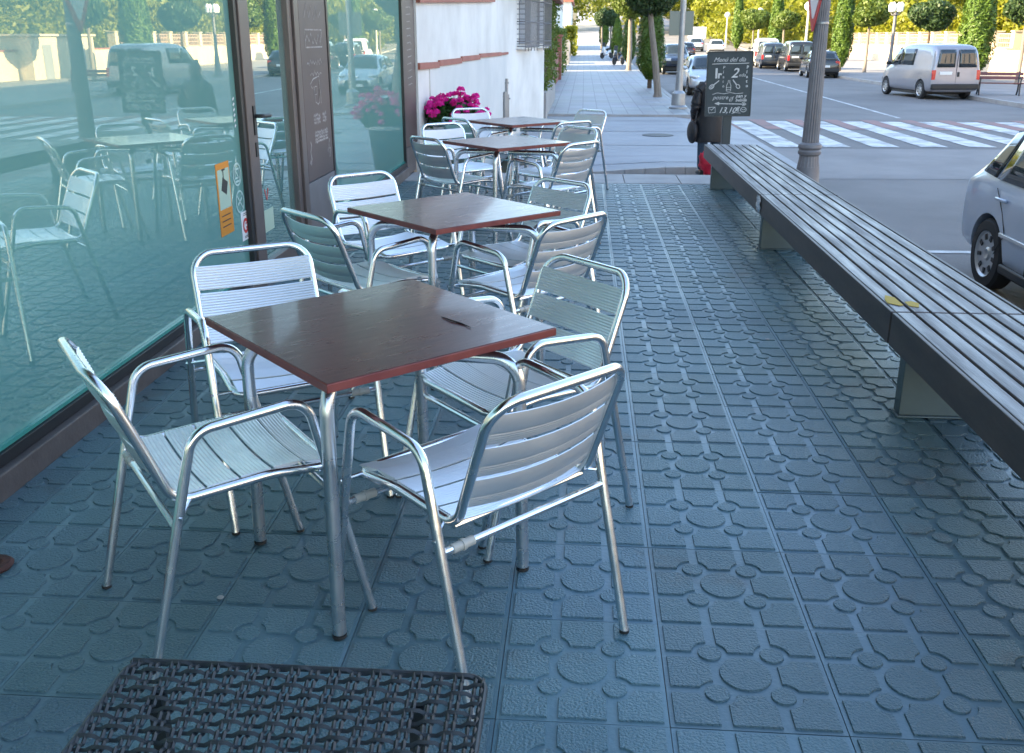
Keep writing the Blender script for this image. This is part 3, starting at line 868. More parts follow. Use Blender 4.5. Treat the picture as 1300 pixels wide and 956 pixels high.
text_to(ck, 'pan y', .060, Rb @ Matrix.Translation((.09, -.165, 0)), shear=.3, bold=.001)
text_to(ck, 'bebida', .052, Rb @ Matrix.Translation((.09, -.213, 0)), shear=.3, bold=.001)
ck.ribbon([(-.16, -.236), (.21, -.248)], .010, Rb)
ck.ribbon([(-.115, -.222), (-.165, -.236), (-.115, -.252), (-.115, -.222)], .012, Rb)
ck.ribbon([(.175, -.225), (.205, -.247), (.175, -.268)], .008, Rb); ck.ribbon([(.195, -.225), (.225, -.248), (.195, -.268)], .008, Rb)
text_to(ck, '13,10', .098, Rb @ Matrix.Translation((-.12, -.352, 0)), shear=.4, bold=.001)
text_to(ck, '€', .075, Rb @ Matrix.Translation((.095, -.335, 0)), shear=.2, bold=.002)
ck.ribbon([(-.245, -.285), (-.16, -.280), (-.155, -.345), (-.235, -.352), (-.245, -.285), (-.205, -.318), (-.16, -.28)], .007, Rb)
ck.ribbon(ell(.195, -.315, .035, .028), .007, Rb); ck.ribbon(ell(.195, -.305, .02, .012, a0=180), .006, Rb)
ck.ribbon([(.05, -.362), (.10, -.350), (.16, -.358)], .005, Rb)
ck.build('chalk_writing', M_['chalk'], mbd, smooth=False)

# ------------------------------------------------------------------ cafe building
XW = -1.95
sb = thing('cafe_building', 'cafe building with tall reflective shop windows and a glass door beside the tables', 'building', (XW, 3, 0))
def sbp(mb, name, mat, parent=None, **k):
    o = mb.build(name, mat, parent or sb, **k)
    if parent is None: loc(o, sb)
    return o
sbp(MB().box(-13, -13.5, -.9, -2.16, 11.30, 9.6).box(-2.16, -13.5, 2.75, -1.97, 11.30, 9.6).box(-2.2, 11.18, -.3, -1.98, 11.36, 2.75), 'wall', M_['facade'], smooth=False)
sbp(MB().box(-13.3, -13.8, 9.6, -1.6, 11.5, 9.85), 'roof', M_['terracotta'], smooth=False)
sbp(MB().box(-2.16, -13.5, -.1, -1.925, 5.56, .085).box(-2.16, 7.44, -.1, -1.925, 10.62, .10), 'sill', M_['plinth'], smooth=False, bevel=.006)
def shop_window(y0, y1, z0, z1, nm='shop_window'):
    fr = MB()
    fr.box(-2.10, y0, z0, -1.955, y1, z0 + .045).box(-2.10, y0, z1 - .05, -1.955, y1, z1)
    fr.box(-2.10, y0, z0 + .045, -1.955, y0 + .045, z1 - .05).box(-2.10, y1 - .045, z0 + .045, -1.955, y1, z1 - .05)
    wf = sbp(fr, nm, M_['alu_dark'], smooth=False, bevel=.003)
    MB().box(-2.03, y0 + .045, z0 + .046, -1.985, y1 - .045, z1 - .05).build('pane', M_['glass_shop'], wf, smooth=False)
    MB().box(-1.984, y0 + .046, z0 + .047, -1.968, y1 - .046, z0 + .062).build('glass_edge', M_['glass_edge'], wf, smooth=False)
    return wf
w1 = shop_window(-6.0, 5.50, .087, 2.72)
w2 = shop_window(7.45, 10.62, .102, 2.72)
w3 = shop_window(-13.2, -6.1, .087, 2.72)
sbp(MB().box(-1.968, 2.5, 2.98, -.95, 10.4, 3.16), 'added_balcony_slab', M_['facade'], smooth=False)  # overhang with railing, added above the frame to darken the wall side of the terrace
rl = MB()
for k in range(65): rl.tube([(-1.0, 2.6 + k * .12, 3.16), (-1.0, 2.6 + k * .12, 4.05)], .008, 5)
rl.tube([(-1.95, 2.6, 4.06), (-1.0, 2.6, 4.06)], .02, 8).tube([(-1.0, 2.6, 4.06), (-1.0, 10.35, 4.06)], .02, 8).tube([(-1.95, 10.35, 4.06), (-1.0, 10.35, 4.06)], .02, 8)
sbp(rl, 'added_balcony_railing', M_['iron'])
aw = MB()  # unseen canvas added overhead to cut sky light on the near left paving
for k in range(12):
    y0, y1 = -6.0 + k * .7, -6.0 + (k + 1) * .7
    aw.add([(-1.96, y0, 3.45), (-.85, y0, 2.95), (-.85, y1, 2.95), (-1.96, y1, 3.45), (-1.96, y0, 3.435), (-.85, y0, 2.935), (-.85, y1, 2.935), (-1.96, y1, 3.435)], [(0, 1, 2, 3), (7, 6, 5, 4), (0, 4, 5, 1), (1, 5, 6, 2), (2, 6, 7, 3), (3, 7, 4, 0)])
aw.box(-.87, -6.0, 2.72, -.84, 2.4, 2.934)
sbp(aw, 'added_awning', pm('dark brown awning canvas', (.06, .04, .035), .8, 0, col2=(.045, .03, .026), vscale=6), smooth=False)
# stickers on the right edge of the big window; u along +y, v up, facing the terrace
def wallM(y, z, x=-1.984):
    return Matrix(((0, 0, 1, x), (1, 0, 0, y), (0, 1, 0, z), (0, 0, 0, 1)))
po = MB().box(-.10, -.20, 0, .10, .20, .0015, wallM(5.14, .63)).build('poster', M_['orange'], w1, smooth=False)
MB().box(-.082, -.055, .0015, .088, .165, .0022, wallM(5.14, .63)).build('poster_picture', M_['poster_pale'], po, smooth=False)
cb = MB().box(-.045, -.03, .0022, .035, .045, .003, wallM(5.15, .69) @ Matrix.Rotation(R(-25), 4, 'Z')).ribbon([(-.01, .05), (-.01, .10)], .012, wallM(5.15, .69), .003).ribbon([(-.03, .10), (.02, .10)], .010, wallM(5.15, .69), .003)
for k in range(3):
    cb.ribbon([(-.07, -.09 - k * .03), (.06, -.09 - k * .03)], .006, wallM(5.14, .63), .003)
cb.build('poster_print', M_['dark_trim'], po, smooth=False)
def ring(mb, M, r, w=.011):
    mb.ribbon(ell(0, 0, r, r, 28), w, M)
st = MB()
A = wallM(5.36, .735)
ring(st, A, .062); st.ribbon([(-.03, .03), (.03, .03), (.035, -.02), (-.035, -.02), (-.03, .03)], .012, A); st.ribbon([(-.035, -.04), (.035, -.04)], .012, A); st.ribbon([(-.042, .042), (.042, -.042)], .008, A)
A = wallM(5.37, .575)
ring(st, A, .062); st.ribbon([(-.035, -.015), (.035, .02)], .014, A); st.ribbon([(.042, -.042), (-.042, .042)], .010, A); st.ribbon([(.02, .03), (.03, .045)], .008, A)
st.build('round_sticker', pm('pale sticker ink', (.36, .50, .47), .6), w1, smooth=False)
cd = MB().box(-.062, -.085, 0, .062, .085, .0016, wallM(5.425, .425)).build('card', M_['sign_white'], w1, smooth=False)
A = wallM(5.425, .425, -1.9822)
cr = MB()
cr.ribbon(ell(0, 0, .034, .036, 20, 30, 330), .018, A); cr.ribbon([(.0, .012), (.03, .012), (.03, -.012), (.005, -.012)], .009, A)
cr.build('red_emblem', M_['sign_red'], cd, smooth=False)
cr = MB()
for zz in (.062, .072, -.062, -.070): cr.ribbon([(-.03, zz), (.03, zz)], .004, A)
cr.build('fine_print', M_['dark_trim'], cd, smooth=False)
st = MB()
A = wallM(5.40, 1.0)
for k in range(6): st.ribbon([(-.008, k * .03), (.012, k * .03 + .012)], .012, A)
st.build('strip_sticker', M_['sign_white'], w1, smooth=False)
# door bay
sbp(MB().box(-2.16, 5.505, 0, -1.945, 5.60, 2.75).box(-2.16, 6.575, 0, -1.945, 6.68, 2.75).box(-2.16, 5.60, 2.45, -1.945, 6.575, 2.75), 'door_frame', M_['alu_brown'], smooth=False, bevel=.004)
sbp(MB().box(-2.16, 5.60, -.05, -1.98, 6.575, .012), 'threshold', M_['plinth'], smooth=False)
dr = MB()
dr.box(-2.06, 5.612, .015, -1.962, 5.715, 2.44).box(-2.06, 6.485, .015, -1.962, 6.565, 2.44).box(-2.06, 5.715, .015, -1.962, 6.485, .13).box(-2.06, 5.715, 2.33, -1.962, 6.485, 2.44)
door = sbp(dr, 'door', M_['alu_brown'], smooth=False, bevel=.004)
MB().box(-2.03, 5.715, .13, -2.0, 6.485, 2.33).build('pane', M_['glass_door'], door, smooth=False)
MB().box(-1.961, 5.646, .93, -1.953, 5.684, 1.10).box(-1.961, 5.648, .80, -1.955, 5.682, .885).tube(fillet([(-1.955, 5.665, 1.04), (-1.905, 5.665, 1.04), (-1.905, 5.80, 1.035)], .015, 4), .0115, 10).build('handle', M_['dark_trim'], door)
vs_ = MB(); A = wallM(5.90, .50, -1.9995)
vs_.ribbon([(-.04, .07), (-.005, 0), (.03, .07)], .014, A)
vs_.build('red_sticker', M_['sign_red'], door, smooth=False)
sbp(MB().box(-2.0, 5.82, .30, -1.9985, 6.0, .44), 'door_card', M_['poster_pale'], smooth=False)
sbp(MB().box(-2.16, 6.685, 0, -1.957, 7.445, .48), 'bay_panel', pm('grey lilac render panel', (.17, .16, .168), .6, 0, col2=(.13, .125, .13), vscale=3), smooth=False)
sbp(MB().box(-2.16, 6.685, .482, -1.975, 6.735, 2.75), 'bay_post', M_['alu_dark'], smooth=False)
pnl = sbp(MB().box(-2.16, 6.74, .485, -1.962, 7.445, 2.75), 'menu_panel', M_['panel_brown'], smooth=False, bevel=.003)
def WM(u, z): return wallM(6.74 + u, z, -1.9615)
rs = random.Random(21)
def chalk(name, strokes, parent=None):
    m = MB()
    for pts, lw, Mx in strokes: m.ribbon(pts, lw, Mx)
    m.build(name, M_['chalk_faint'], parent or pnl, smooth=False)
def scrib(u, z, w_, h_, n, lw=.010):
    return ([(w_ * k / n, (h_ if k % 2 else 0) * rs.uniform(.5, 1) + rs.uniform(-.2, .2) * h_) for k in range(n + 1)], lw, WM(u, z))
chalk('chalk_lettering', [([(0, 0), (.44, .0), (.44, .12), (0, .12), (0, 0)], .010, WM(.12, 1.42)), scrib(.12, 1.45, .44, .07, 9, .012)])
chalk('chalk_lettering', [scrib(.12, 1.30, .40, .035, 12, .009)])
chalk('chalk_lettering', [scrib(.2, 1.225, .30, .03, 8, .009)])
chalk('chalk_lettering', [scrib(.12, 1.62, .44, .10, 7, .010)])
A = WM(.06, 1.015)
chalk('chalk_drawing', [([(.34, .05), (.36, .20), (.20, .185), (.12, .15), (.16, .12), (.205, .13), (.235, .02), (.30, .0), (.335, .01), (.36, .205), (.385, .0)], .010, A), ([(.235, .13), (.29, .128), (.29, .075), (.22, .07), (.235, .13)], .008, A)])
for r_ in range(3):
    chalk('chalk_lettering', [scrib(.22, .93 - r_ * .025, .17, .02, 9, .014)]); chalk('chalk_lettering', [scrib(.46, .93 - r_ * .025, .10, .02, 6, .014)])
for r_ in range(4):
    chalk('chalk_lettering', [scrib(.22, .81 - r_ * .022, .36, .02, 14, .013)])
chalk('chalk_drawing', [([(.0, .0), (.02, .05), (.0, .09), (.03, .14), (.01, .17)], .014, WM(.08, .60)), scrib(.05, .62, .06, .05, 5, .012)])
chalk('chalk_drawing', [([(.0, .0), (.03, .05), (-.01, .09), (.02, .14)], .012, WM(.60, .60)), scrib(.55, .64, .08, .04, 5, .012)])
pil = sbp(MB().box(-2.16, 10.625, .0, -1.955, 11.18, .30), 'pillar_base', M_['plinth'], smooth=False)
pl2 = sbp(MB().box(-2.16, 10.625, .302, -1.96, 11.37, 2.75), 'pillar', M_['panel_brown'], smooth=False, bevel=.004)
for k in range(12):
    chalk('chalk_lettering', [([(-.12 + rs.uniform(-.03, .03), 0), (.10, .01), (.14, rs.uniform(-.02, .03))], .010, wallM(10.98, 1.80 - k * .075, -1.9595))], pl2)
for fl in range(2):
    for k in range(6):
        y = -11 + k * 4.0; z = 3.9 + fl * 2.8
        wf = MB()
        wf.box(-1.972, y - .65, z, -1.93, y - .56, z + 1.5).box(-1.972, y + .56, z, -1.93, y + .65, z + 1.5).box(-1.972, y - .56, z + 1.41, -1.93, y + .56, z + 1.5).box(-1.972, y - .7, z - .08, -1.88, y + .7, z)
        wo = sbp(wf, 'window', M_['white_wall'], smooth=False)
        MB().box(-1.969, y - .56, z, -1.955, y + .56, z + 1.41).build('pane', M_['win_dark'], wo, smooth=False)

# ------------------------------------------------------------------ white house with the terracotta band
hb = thing('white_house', 'low white rendered house with barred windows and sloping terracotta band after the cafe', 'house', (-2.5, 15, -.3))
def hp(mb, name, mat, parent=None, **k):
    o = mb.build(name, mat, parent or hb, **k)
    if parent is None: loc(o, hb)
    return o
XH = -.98
hp(MB().prism([(-1.935, 11.38), (-1.55, 20.1), (XH, 24.3), (-6, 24.3), (-6, 11.40)], -.9, 2.45).box(-6, 24.302, -.9, -1.22, 31.0, 2.45), 'wall', M_['white_wall'], smooth=False)
# dado and band on the slanting end wall; (t: 0 at the cafe, 1 at the corner)
A0, A1 = Vector((-1.935, 11.38, 0)), Vector((-1.55, 20.1, 0))
nn = Vector((A1.y - A0.y, -(A1.x - A0.x), 0)).normalized()
def endw(t, z, d): return tuple(A0.lerp(A1, t) + nn * d + Vector((0, 0, z)))
def slab(t0, t1, z0a, z0b, z1a, z1b, d):
    vs = [endw(t0, z0a, 0), endw(t1, z0b, 0), endw(t1, z1b, 0), endw(t0, z1a, 0), endw(t0, z0a, d), endw(t1, z0b, d), endw(t1, z1b, d), endw(t0, z1a, d)]
    return vs, [(0, 1, 2, 3), (4, 7, 6, 5), (0, 4, 5, 1), (1, 5, 6, 2), (2, 6, 7, 3), (3, 7, 4, 0)]
m = MB(); m.add(*slab(.075, .965, -.6, -.6, 1.13, 1.15, .012)); hp(m, 'dado', M_['grey_wall'], smooth=False)
m = MB()
for t0, t1, za, zb in ((.0, .139, 1.128, 1.112), (.142, .337, 1.130, 1.125), (.342, .545, 1.146, 1.138), (.548, .858, 1.166, 1.150), (.86, .985, 1.158, 1.156)):
    h_ = .074 if t1 < .6 else (.064 if t1 < .9 else .045)
    m.add(*slab(t0, t1, za, zb, za + h_, zb + h_, .03))
m.add(*slab(0, .74, 1.865, 2.085, 1.925, 2.16, .05))
hp(m, 'terracotta_band', M_['terracotta'], smooth=False)
pp = MB()
for t, z0, z1, r_ in ((.90, -.6, .46, .03), (.935, -.6, .70, .026), (.965, -.6, .38, .018)):
    p = Vector(endw(t, 0, .045)); pp.tube([(p.x, p.y, z0), (p.x, p.y, z1)], r_, 8)
    pp.box(p.x - .04, p.y - .02, z1 - .1, p.x + .04, p.y + .03, z1 - .07)
hp(pp, 'cable_pipe', M_['galv'])
B0, B1 = Vector((-1.55, 20.1, 0)), Vector((XH, 24.3, 0))
bd_ = (B1 - B0).normalized()
Mb = Matrix(((bd_.x, bd_.y, 0, B0.x), (bd_.y, -bd_.x, 0, B0.y), (0, 0, 1, 0), (0, 0, 0, 1)))     # u along the wall, w away from it
LB = (B1 - B0).length
for (t0, t1, za) in ((.215, .60, 1.30), (.735, .985, 1.30)):
    u0, u1 = t0 * LB, t1 * LB
    wf = hp(MB().box(u0 + .2, -.1, za + .05, u1 - .2, .02, 2.3, Mb), 'window', M_['shutter'], smooth=False)
    g = MB()
    n = int((u1 - u0) / .11)
    for k in range(n + 1):
        u = u0 + (u1 - u0) * k / n
        g.tube([(u, .18, za - .03 - (.07 if k % 3 == 0 else 0)), (u, .18, 2.36)], .009, 5, M=Mb)
    for zz in (za, za + .1, za + .5, za + .95):
        g.tube([(u0, 0, zz), (u0, .18, zz), (u1, .18, zz), (u1, 0, zz)], .011, 5, M=Mb)
    for zz in np.arange(za + .05, 2.35, .1):
        g.tube([(u0, 0, zz), (u0, .18, zz)], .007, 4, M=Mb)
    g.build('window_grille', M_['grille_metal'], wf)
    MB().box(u0 - .05, .003, za - .06, u1 + .03, .13, za - .015, Mb).build('sill', M_['white_wall'], wf, smooth=False)
hp(MB().prism([(-1.95, 11.39), (-1.66, 11.40), (-1.27, 20.0), (XH + .30, 24.2), (XH + .30, 31.3), (-6.2, 31.3), (-6.2, 11.39)], 2.45, 2.60), 'roof', M_['terracotta'], smooth=False)

# ------------------------------------------------------------------ foliage tools
def leaf_quads(centers, size, normals=None, jitter=.6, aspect=.55, rng=NR):
    n = len(centers)
    if normals is None:
        nr = rng.normal(size=(n, 3))
    else:
        nr = normals + rng.normal(size=(n, 3)) * jitter
    nr /= np.linalg.norm(nr, axis=1, keepdims=True) + 1e-9
    t = rng.normal(size=(n, 3)); t -= nr * (t * nr).sum(1, keepdims=True)
    t /= np.linalg.norm(t, axis=1, keepdims=True) + 1e-9
    b = np.cross(nr, t)
    s = size * rng.uniform(.6, 1.35, size=(n, 1))
    bend = nr * s * .18
    v = np.empty((n, 4, 3))
    v[:, 0] = centers - t * s; v[:, 1] = centers + b * s * aspect + bend; v[:, 2] = centers + t * s; v[:, 3] = centers - b * s * aspect + bend
    return v.reshape(-1, 3)
def leaf_obj(name, v, mat, parent=None):
    n = len(v) // 4
    me = bpy.data.meshes.new(name)
    me.vertices.add(len(v)); me.vertices.foreach_set('co', v.astype(np.float32).ravel())
    me.loops.add(len(v)); me.loops.foreach_set('vertex_index', np.arange(len(v), dtype=np.int32))
    me.polygons.add(n); me.polygons.foreach_set('loop_start', np.arange(0, 4 * n, 4, dtype=np.int32))
    me.update(calc_edges=True); me.validate()
    me.materials.append(mat)
    o = bpy.data.objects.new(name, me); COL.objects.link(o)
    if parent is not None: o.parent = parent
    return o
def ball_points(n, r, lobes=9, depth=.42, rng=NR):
    d = rng.normal(size=(n, 3)); d /= np.linalg.norm(d, axis=1, keepdims=True)
    ld = rng.normal(size=(lobes, 3)); ld /= np.linalg.norm(ld, axis=1, keepdims=True)
    bump = np.max(np.clip((d @ ld.T - .55) / .45, 0, 1), axis=1)
    rad = (.72 + .33 * bump) * (1 - depth * rng.random(n) ** 2.2)
    return d * rad[:, None] * np.array(r), d
def round_tree(name, label, loc_, crown_c, crown_r, trunk_top=None, leaf='leaf_dark', n=3600, ls=.075, group=None, trunk_r=.09, bark='bark', lean=(0, 0)):
    t = thing(name, label, 'tree', loc_, 0, group)
    cz, = (crown_c,)
    m = MB()
    tt = Vector((lean[0], lean[1], crown_c - crown_r[2] * .35))
    m.tube([(0, 0, -.05), (0, 0, .15), tuple(tt * .35 + Vector((.03, .02, 0))), tuple(tt * .7), tuple(tt)], [trunk_r * 1.5, trunk_r * 1.1, trunk_r, trunk_r * .85, trunk_r * .7], 10)
    for k in range(6):
        a = 2 * math.pi * k / 6 + .4
        m.tube([tuple(tt * (.86 + .02 * (k % 3))), tuple(tt + Vector((crown_r[0] * .3 * math.cos(a), crown_r[1] * .3 * math.sin(a), crown_r[2] * .25))), tuple(tt + Vector((crown_r[0] * .7 * math.cos(a), crown_r[1] * .7 * math.sin(a), crown_r[2] * .55)))], [trunk_r * .5, trunk_r * .35, trunk_r * .12], 6)
    m.build('trunk', M_[bark], t)
    p, d = ball_points(n, crown_r)
    p += np.array([lean[0], lean[1], crown_c])
    leaf_obj('crown', leaf_quads(p, ls, d, .8), M_[leaf], t)
    MB().ball((lean[0], lean[1], crown_c), tuple(q * .66 for q in crown_r), 14, 10).build('inner_crown', M_[leaf], t)
    return t
def cypress(name, label, loc_, height, rad, leaf='leaf_cyp', n=4200, ls=.085, group=None, base=.25, z0=.25):
    n = int(n * 1.7); ls = ls * .85
    t = thing(name, label, 'tree', loc_, 0, group)
    MB().tube([(0, 0, -.05), (0, 0, height * .5), (0, 0, height * .9)], [.09, .07, .02], 8).build('trunk', M_['bark_dark'], t)
    u = NR.random(n) ** .85
    z = z0 + u * (height - z0)
    prof = np.minimum(1, base + u * 4.5) * np.clip((1 - u ** 2.6), 0, 1) ** .7
    a = NR.random(n) * 2 * math.pi
    fl = 1 + .06 * np.sin(a * 5 + z * 2.3) + .05 * np.sin(a * 9 - z * 5)
    r = rad * prof * fl * (1 - .35 * NR.random(n) ** 2)
    p = np.stack([r * np.cos(a), r * np.sin(a), z], 1)
    d = np.stack([np.cos(a), np.sin(a), np.full(n, .9)], 1)
    leaf_obj('crown', leaf_quads(p, ls, d, .45, .4), M_[leaf], t)
    cp_ = [(.001, z0)]
    for k in range(1, 12):
        q = k / 12
        cp_.append((rad * .74 * min(1, base + q * 4.5) * (1 - q ** 2.6) ** .7, z0 + q * (height - z0)))
    MB().lathe(cp_ + [(.001, height * .96)], 14).build('inner_crown', M_[leaf], t)
    return t
def hedge(name, label, x0, x1, y0, y1, z0, z1, leaf, n, ls, cat='hedge', group=None):
    t = thing(name, label, cat, ((x0 + x1) / 2, (y0 + y1) / 2, z0), 0, group)
    p = NR.random((n, 3)) * np.array([x1 - x0, y1 - y0, z1 - z0]) - np.array([(x1 - x0) / 2, (y1 - y0) / 2, 0])
    # push towards the faces
    k = NR.integers(0, 3, n); s = NR.integers(0, 2, n)
    half = np.array([(x1 - x0) / 2, (y1 - y0) / 2])
    m0 = k == 0; p[m0, 0] = (s[m0] * 2 - 1) * half[0]
    m1 = k == 1; p[m1, 1] = (s[m1] * 2 - 1) * half[1]
    m2 = k == 2; p[m2, 2] = z1 - z0
    wob = .12 * np.sin(p[:, 1] * 3.1 + p[:, 2] * 4) + .08 * np.sin(p[:, 0] * 5 + p[:, 1] * 7)
    p += NR.normal(size=(n, 3)) * .07 + wob[:, None] * .6
    leaf_obj('foliage', leaf_quads(p, ls), M_[leaf], t)
    st = MB()
    L = max(x1 - x0, y1 - y0); kk = max(2, int(L / 1.2))
    for i in range(kk):
        f = (i + .5) / kk - .5
        px_, py_ = ((x1 - x0) * f, 0) if (x1 - x0) > (y1 - y0) else (0, (y1 - y0) * f)
        st.tube([(px_, py_, -.1), (px_ + .03, py_, (z1 - z0) * .8)], [.03, .012], 6)
    st.build('stem', M_['bark_dark'], t)
    return t

# ------------------------------------------------------------------ geranium planter
pl = thing('flower_planter', 'tall tapered planter full of pink magenta geraniums by the white wall', 'planter', (-1.585, 11.80, -.123))
MB().lathe([(.001, 0), (.17, 0), (.19, .02), (.26, .55), (.25, .56), (.235, .53), (.001, .52)], 28).build('pot', M_['planter'], pl)
MB().lathe([(.262, .535), (.285, .535), (.288, .58), (.262, .585)], 28).build('rim', M_['planter_rim'], pl)
MB().lathe([(.001, .55), (.25, .55), (.25, .556), (.001, .565)], 20).build('soil', M_['soil'], pl)
p, d = ball_points(2600, (.36, .30, .20)); p[:, 2] += .68
leaf_obj('leaves', leaf_quads(p, .032, d, .7, .8), M_['leaf_ger'], pl)
fl, sm_ = [], MB()
rg = random.Random(4)
for k in range(96):
    a, rr = rg.uniform(0, 2 * math.pi), rg.random() ** .5
    x, y = .45 * rr * math.cos(a), .33 * rr * math.sin(a)
    z = .70 + .20 * (1 - rr ** 2) + rg.uniform(-.09, .06) + (.10 if k % 9 == 0 else 0)
    c = np.array([x, y, z])
    q = NR.normal(size=(60, 3)); q /= np.linalg.norm(q, axis=1, keepdims=True); q[:, 2] = np.abs(q[:, 2]) * .9 - .15
    fl.append(leaf_quads(c + q * rg.uniform(.026, .046), .017, q, .5, .9))
    sm_.tube([(x * .6, y * .6, .60), (x, y, z - .02)], .003, 5)
leaf_obj('blossom', np.concatenate(fl), M_['geranium'], pl)
sm_.build('flower_stem', M_['leaf_ger'], pl)

# ------------------------------------------------------------------ person beyond the bench, and the red bag
def skin_mesh(name, verts, edges, radii, mat, parent, sub=2, root=0):
    me = bpy.data.meshes.new(name); me.from_pydata(verts, edges, [])
    o = bpy.data.objects.new(name, me); COL.objects.link(o)
    sk = o.modifiers.new('skin', 'SKIN'); sk.use_smooth_shade = True
    for i, r in enumerate(radii):
        sv = me.skin_vertices[0].data[i]
        sv.radius = r if isinstance(r, tuple) else (r, r)
        sv.use_root = (i == root)
    ss = o.modifiers.new('sub', 'SUBSURF'); ss.levels = sub; ss.render_levels = sub
    bpy.context.view_layer.update()
    dg = bpy.context.evaluated_depsgraph_get()
    m2 = bpy.data.meshes.new_from_object(o.evaluated_get(dg))
    bpy.data.objects.remove(o)
    m2.name = name
    o = bpy.data.objects.new(name, m2); COL.objects.link(o)
    m2.materials.clear(); m2.materials.append(mat)
    m2.polygons.foreach_set('use_smooth', [True] * len(m2.polygons))
    o.parent = parent
    return o
pe = thing('person', 'person in black jacket and blue jeans standing half hidden behind the menu board', 'person', (1.885, 14.45, -.485), R(12))
# local frame: faces +y
bv = [(0, 0, .86), (0, .0, 1.02), (0, -.01, 1.18), (0, -.02, 1.30), (0, .0, 1.37), (0, .02, 1.43),
      (-.09, 0, .82), (-.10, .015, .45), (-.105, -.02, .08), (-.11, .10, .03),
      (.09, 0, .82), (.10, .02, .45), (.105, -.02, .08), (.11, .10, .03),
      (-.17, -.01, 1.27), (-.25, -.04, 1.03), (-.22, .09, .85), (-.21, .14, .79),
      (.17, -.01, 1.27), (.22, -.03, 1.03), (.20, .09, .83), (.195, .14, .77)]
be = [(0, 1), (1, 2), (2, 3), (3, 4), (4, 5), (0, 6), (6, 7), (7, 8), (8, 9), (0, 10), (10, 11), (11, 12), (12, 13), (3, 14), (14, 15), (15, 16), (16, 17), (3, 18), (18, 19), (19, 20), (20, 21)]
br_ = [(.14, .10), (.13, .09), (.15, .10), (.13, .085), .05, .05, (.085, .085), .06, .042, .035, (.085, .085), .06, .042, .035, .055, .045, .034, .03, .055, .045, .034, .03]
body = skin_mesh('body', bv, be, br_, M_['skin'], pe)
hd = MB()
hd.ball((0, .025, 1.51), (.072, .092, .112), 18, 14)
hd.tube([(0, .112, 1.53), (0, .134, 1.495), (0, .112, 1.485)], [.008, .014, .010], 8)
for s in (-1, 1):
    hd.ball((s * .073, .01, 1.505), (.012, .022, .032), 10, 8)
hd.tube([(-.026, .108, 1.455), (0, .115, 1.453), (.026, .108, 1.455)], [.004, .007, .004], 6)
hd.build('head', M_['skin'], pe)
ey = MB()
for s in (-1, 1): ey.ball((s * .03, .103, 1.525), (.011, .008, .007), 8, 6)
ey.build('eye', M_['dark_trim'], pe)
hr = MB(); hr.ball((0, .0, 1.535), (.083, .095, .105), 18, 12); hr.ball((0, -.04, 1.49), (.078, .06, .09), 14, 10)
hr.build('hair', M_['hair'], pe)
jk = MB()
rings = [(.50, .225, .175, 0), (.56, .232, .18, 0), (.75, .222, .168, 0), (.93, .198, .145, 0), (1.08, .205, .145, -.005), (1.22, .212, .14, -.012), (1.30, .185, .118, -.012), (1.35, .125, .092, -.005), (1.385, .085, .08, .0), (1.43, .082, .082, .008)]
nr_ = 22
vs, fs = [], []
for (z, rx, ry, cy) in rings:
    for k in range(nr_):
        a = 2 * math.pi * k / nr_
        f = 1 + .03 * math.sin(a * 5 + z * 9)
        vs.append((rx * f * math.cos(a), cy + ry * f * math.sin(a), z + .008 * math.sin(a * 3)))
for i_ in range(len(rings) - 1):
    for k in range(nr_):
        fs.append((i_ * nr_ + k, i_ * nr_ + (k + 1) % nr_, (i_ + 1) * nr_ + (k + 1) % nr_, (i_ + 1) * nr_ + k))
fs += [tuple(range(nr_ - 1, -1, -1)), tuple((len(rings) - 1) * nr_ + k for k in range(nr_))]
jk.add(vs, fs)
for s_ in (-1, 1):
    p_ = fillet([(s_ * .12, -.012, 1.30), (s_ * .215, -.015, 1.22), (s_ * .262, -.05, 1.03), (s_ * .245, .02, .93), (s_ * .225, .09, .85)], .06, 4)
    n_ = len(p_)
    jk.tube(p_, [(.075 + .012 * math.sin(2.2 * q)) * (1 - .26 * q / (n_ - 1)) for q in range(n_)], 12)
jk.build('jacket', M_['jacket'], pe, ang=60)
tv = [(0, 0, .84), (-.095, 0, .76), (-.10, .015, .45), (-.105, -.015, .07), (.095, 0, .76), (.10, .02, .45), (.105, -.015, .07)]
skin_mesh('jeans', tv, [(0, 1), (1, 2), (2, 3), (0, 4), (4, 5), (5, 6)], [(.13, .10), .10, .078, .07, .10, .078, .07], M_['jeans'], pe)
for s in (-1, 1):
    MB().tube([(s * .106, -.07, .04), (s * .107, 0, .05), (s * .112, .10, .038), (s * .115, .17, .03)], [.035, .045, .043, .022], 10).build('shoe', M_['shoe'], pe)
for s in (-1, 1):      # hands with five fingers, loosely curled
    hv = [(0, 0, 0), (0, .01, -.045), (0, .018, -.085)]
    c = Vector((s * (.205 if s > 0 else .222), .145, .775 if s > 0 else .80))
    hm = MB()
    hm.tube([c, c + Vector((0, .012, -.04)), c + Vector((0, .02, -.075))], [.024, .034, .03], 10)
    for k in range(4):
        o_ = Vector((0, -.026 + k * .018, 0)); ln = (.055, .066, .07, .058)[k]
        b0 = c + Vector((0, .02, -.07)) + o_
        hm.tube([b0, b0 + Vector((-s * .004, .004, -ln * .55)), b0 + Vector((-s * .022, .008, -ln))], [.0095, .009, .007], 7)
    b0 = c + Vector((-s * .012, .035, -.03))
    hm.tube([b0, b0 + Vector((-s * .02, .022, -.03)), b0 + Vector((-s * .028, .026, -.055))], [.011, .0105, .008], 7)
    hm.build('hand', M_['skin'], pe)
sbag = thing('shoulder_bag', 'black slouchy shoulder bag hanging at the left side of the standing person', 'bag', (1.625, 14.42, -.485 + .47), R(10))
b_ = MB(); b_.ball((0, 0, .17), (.075, .15, .17), 18, 12); b_.build('bag_body', M_['jacket'], sbag)
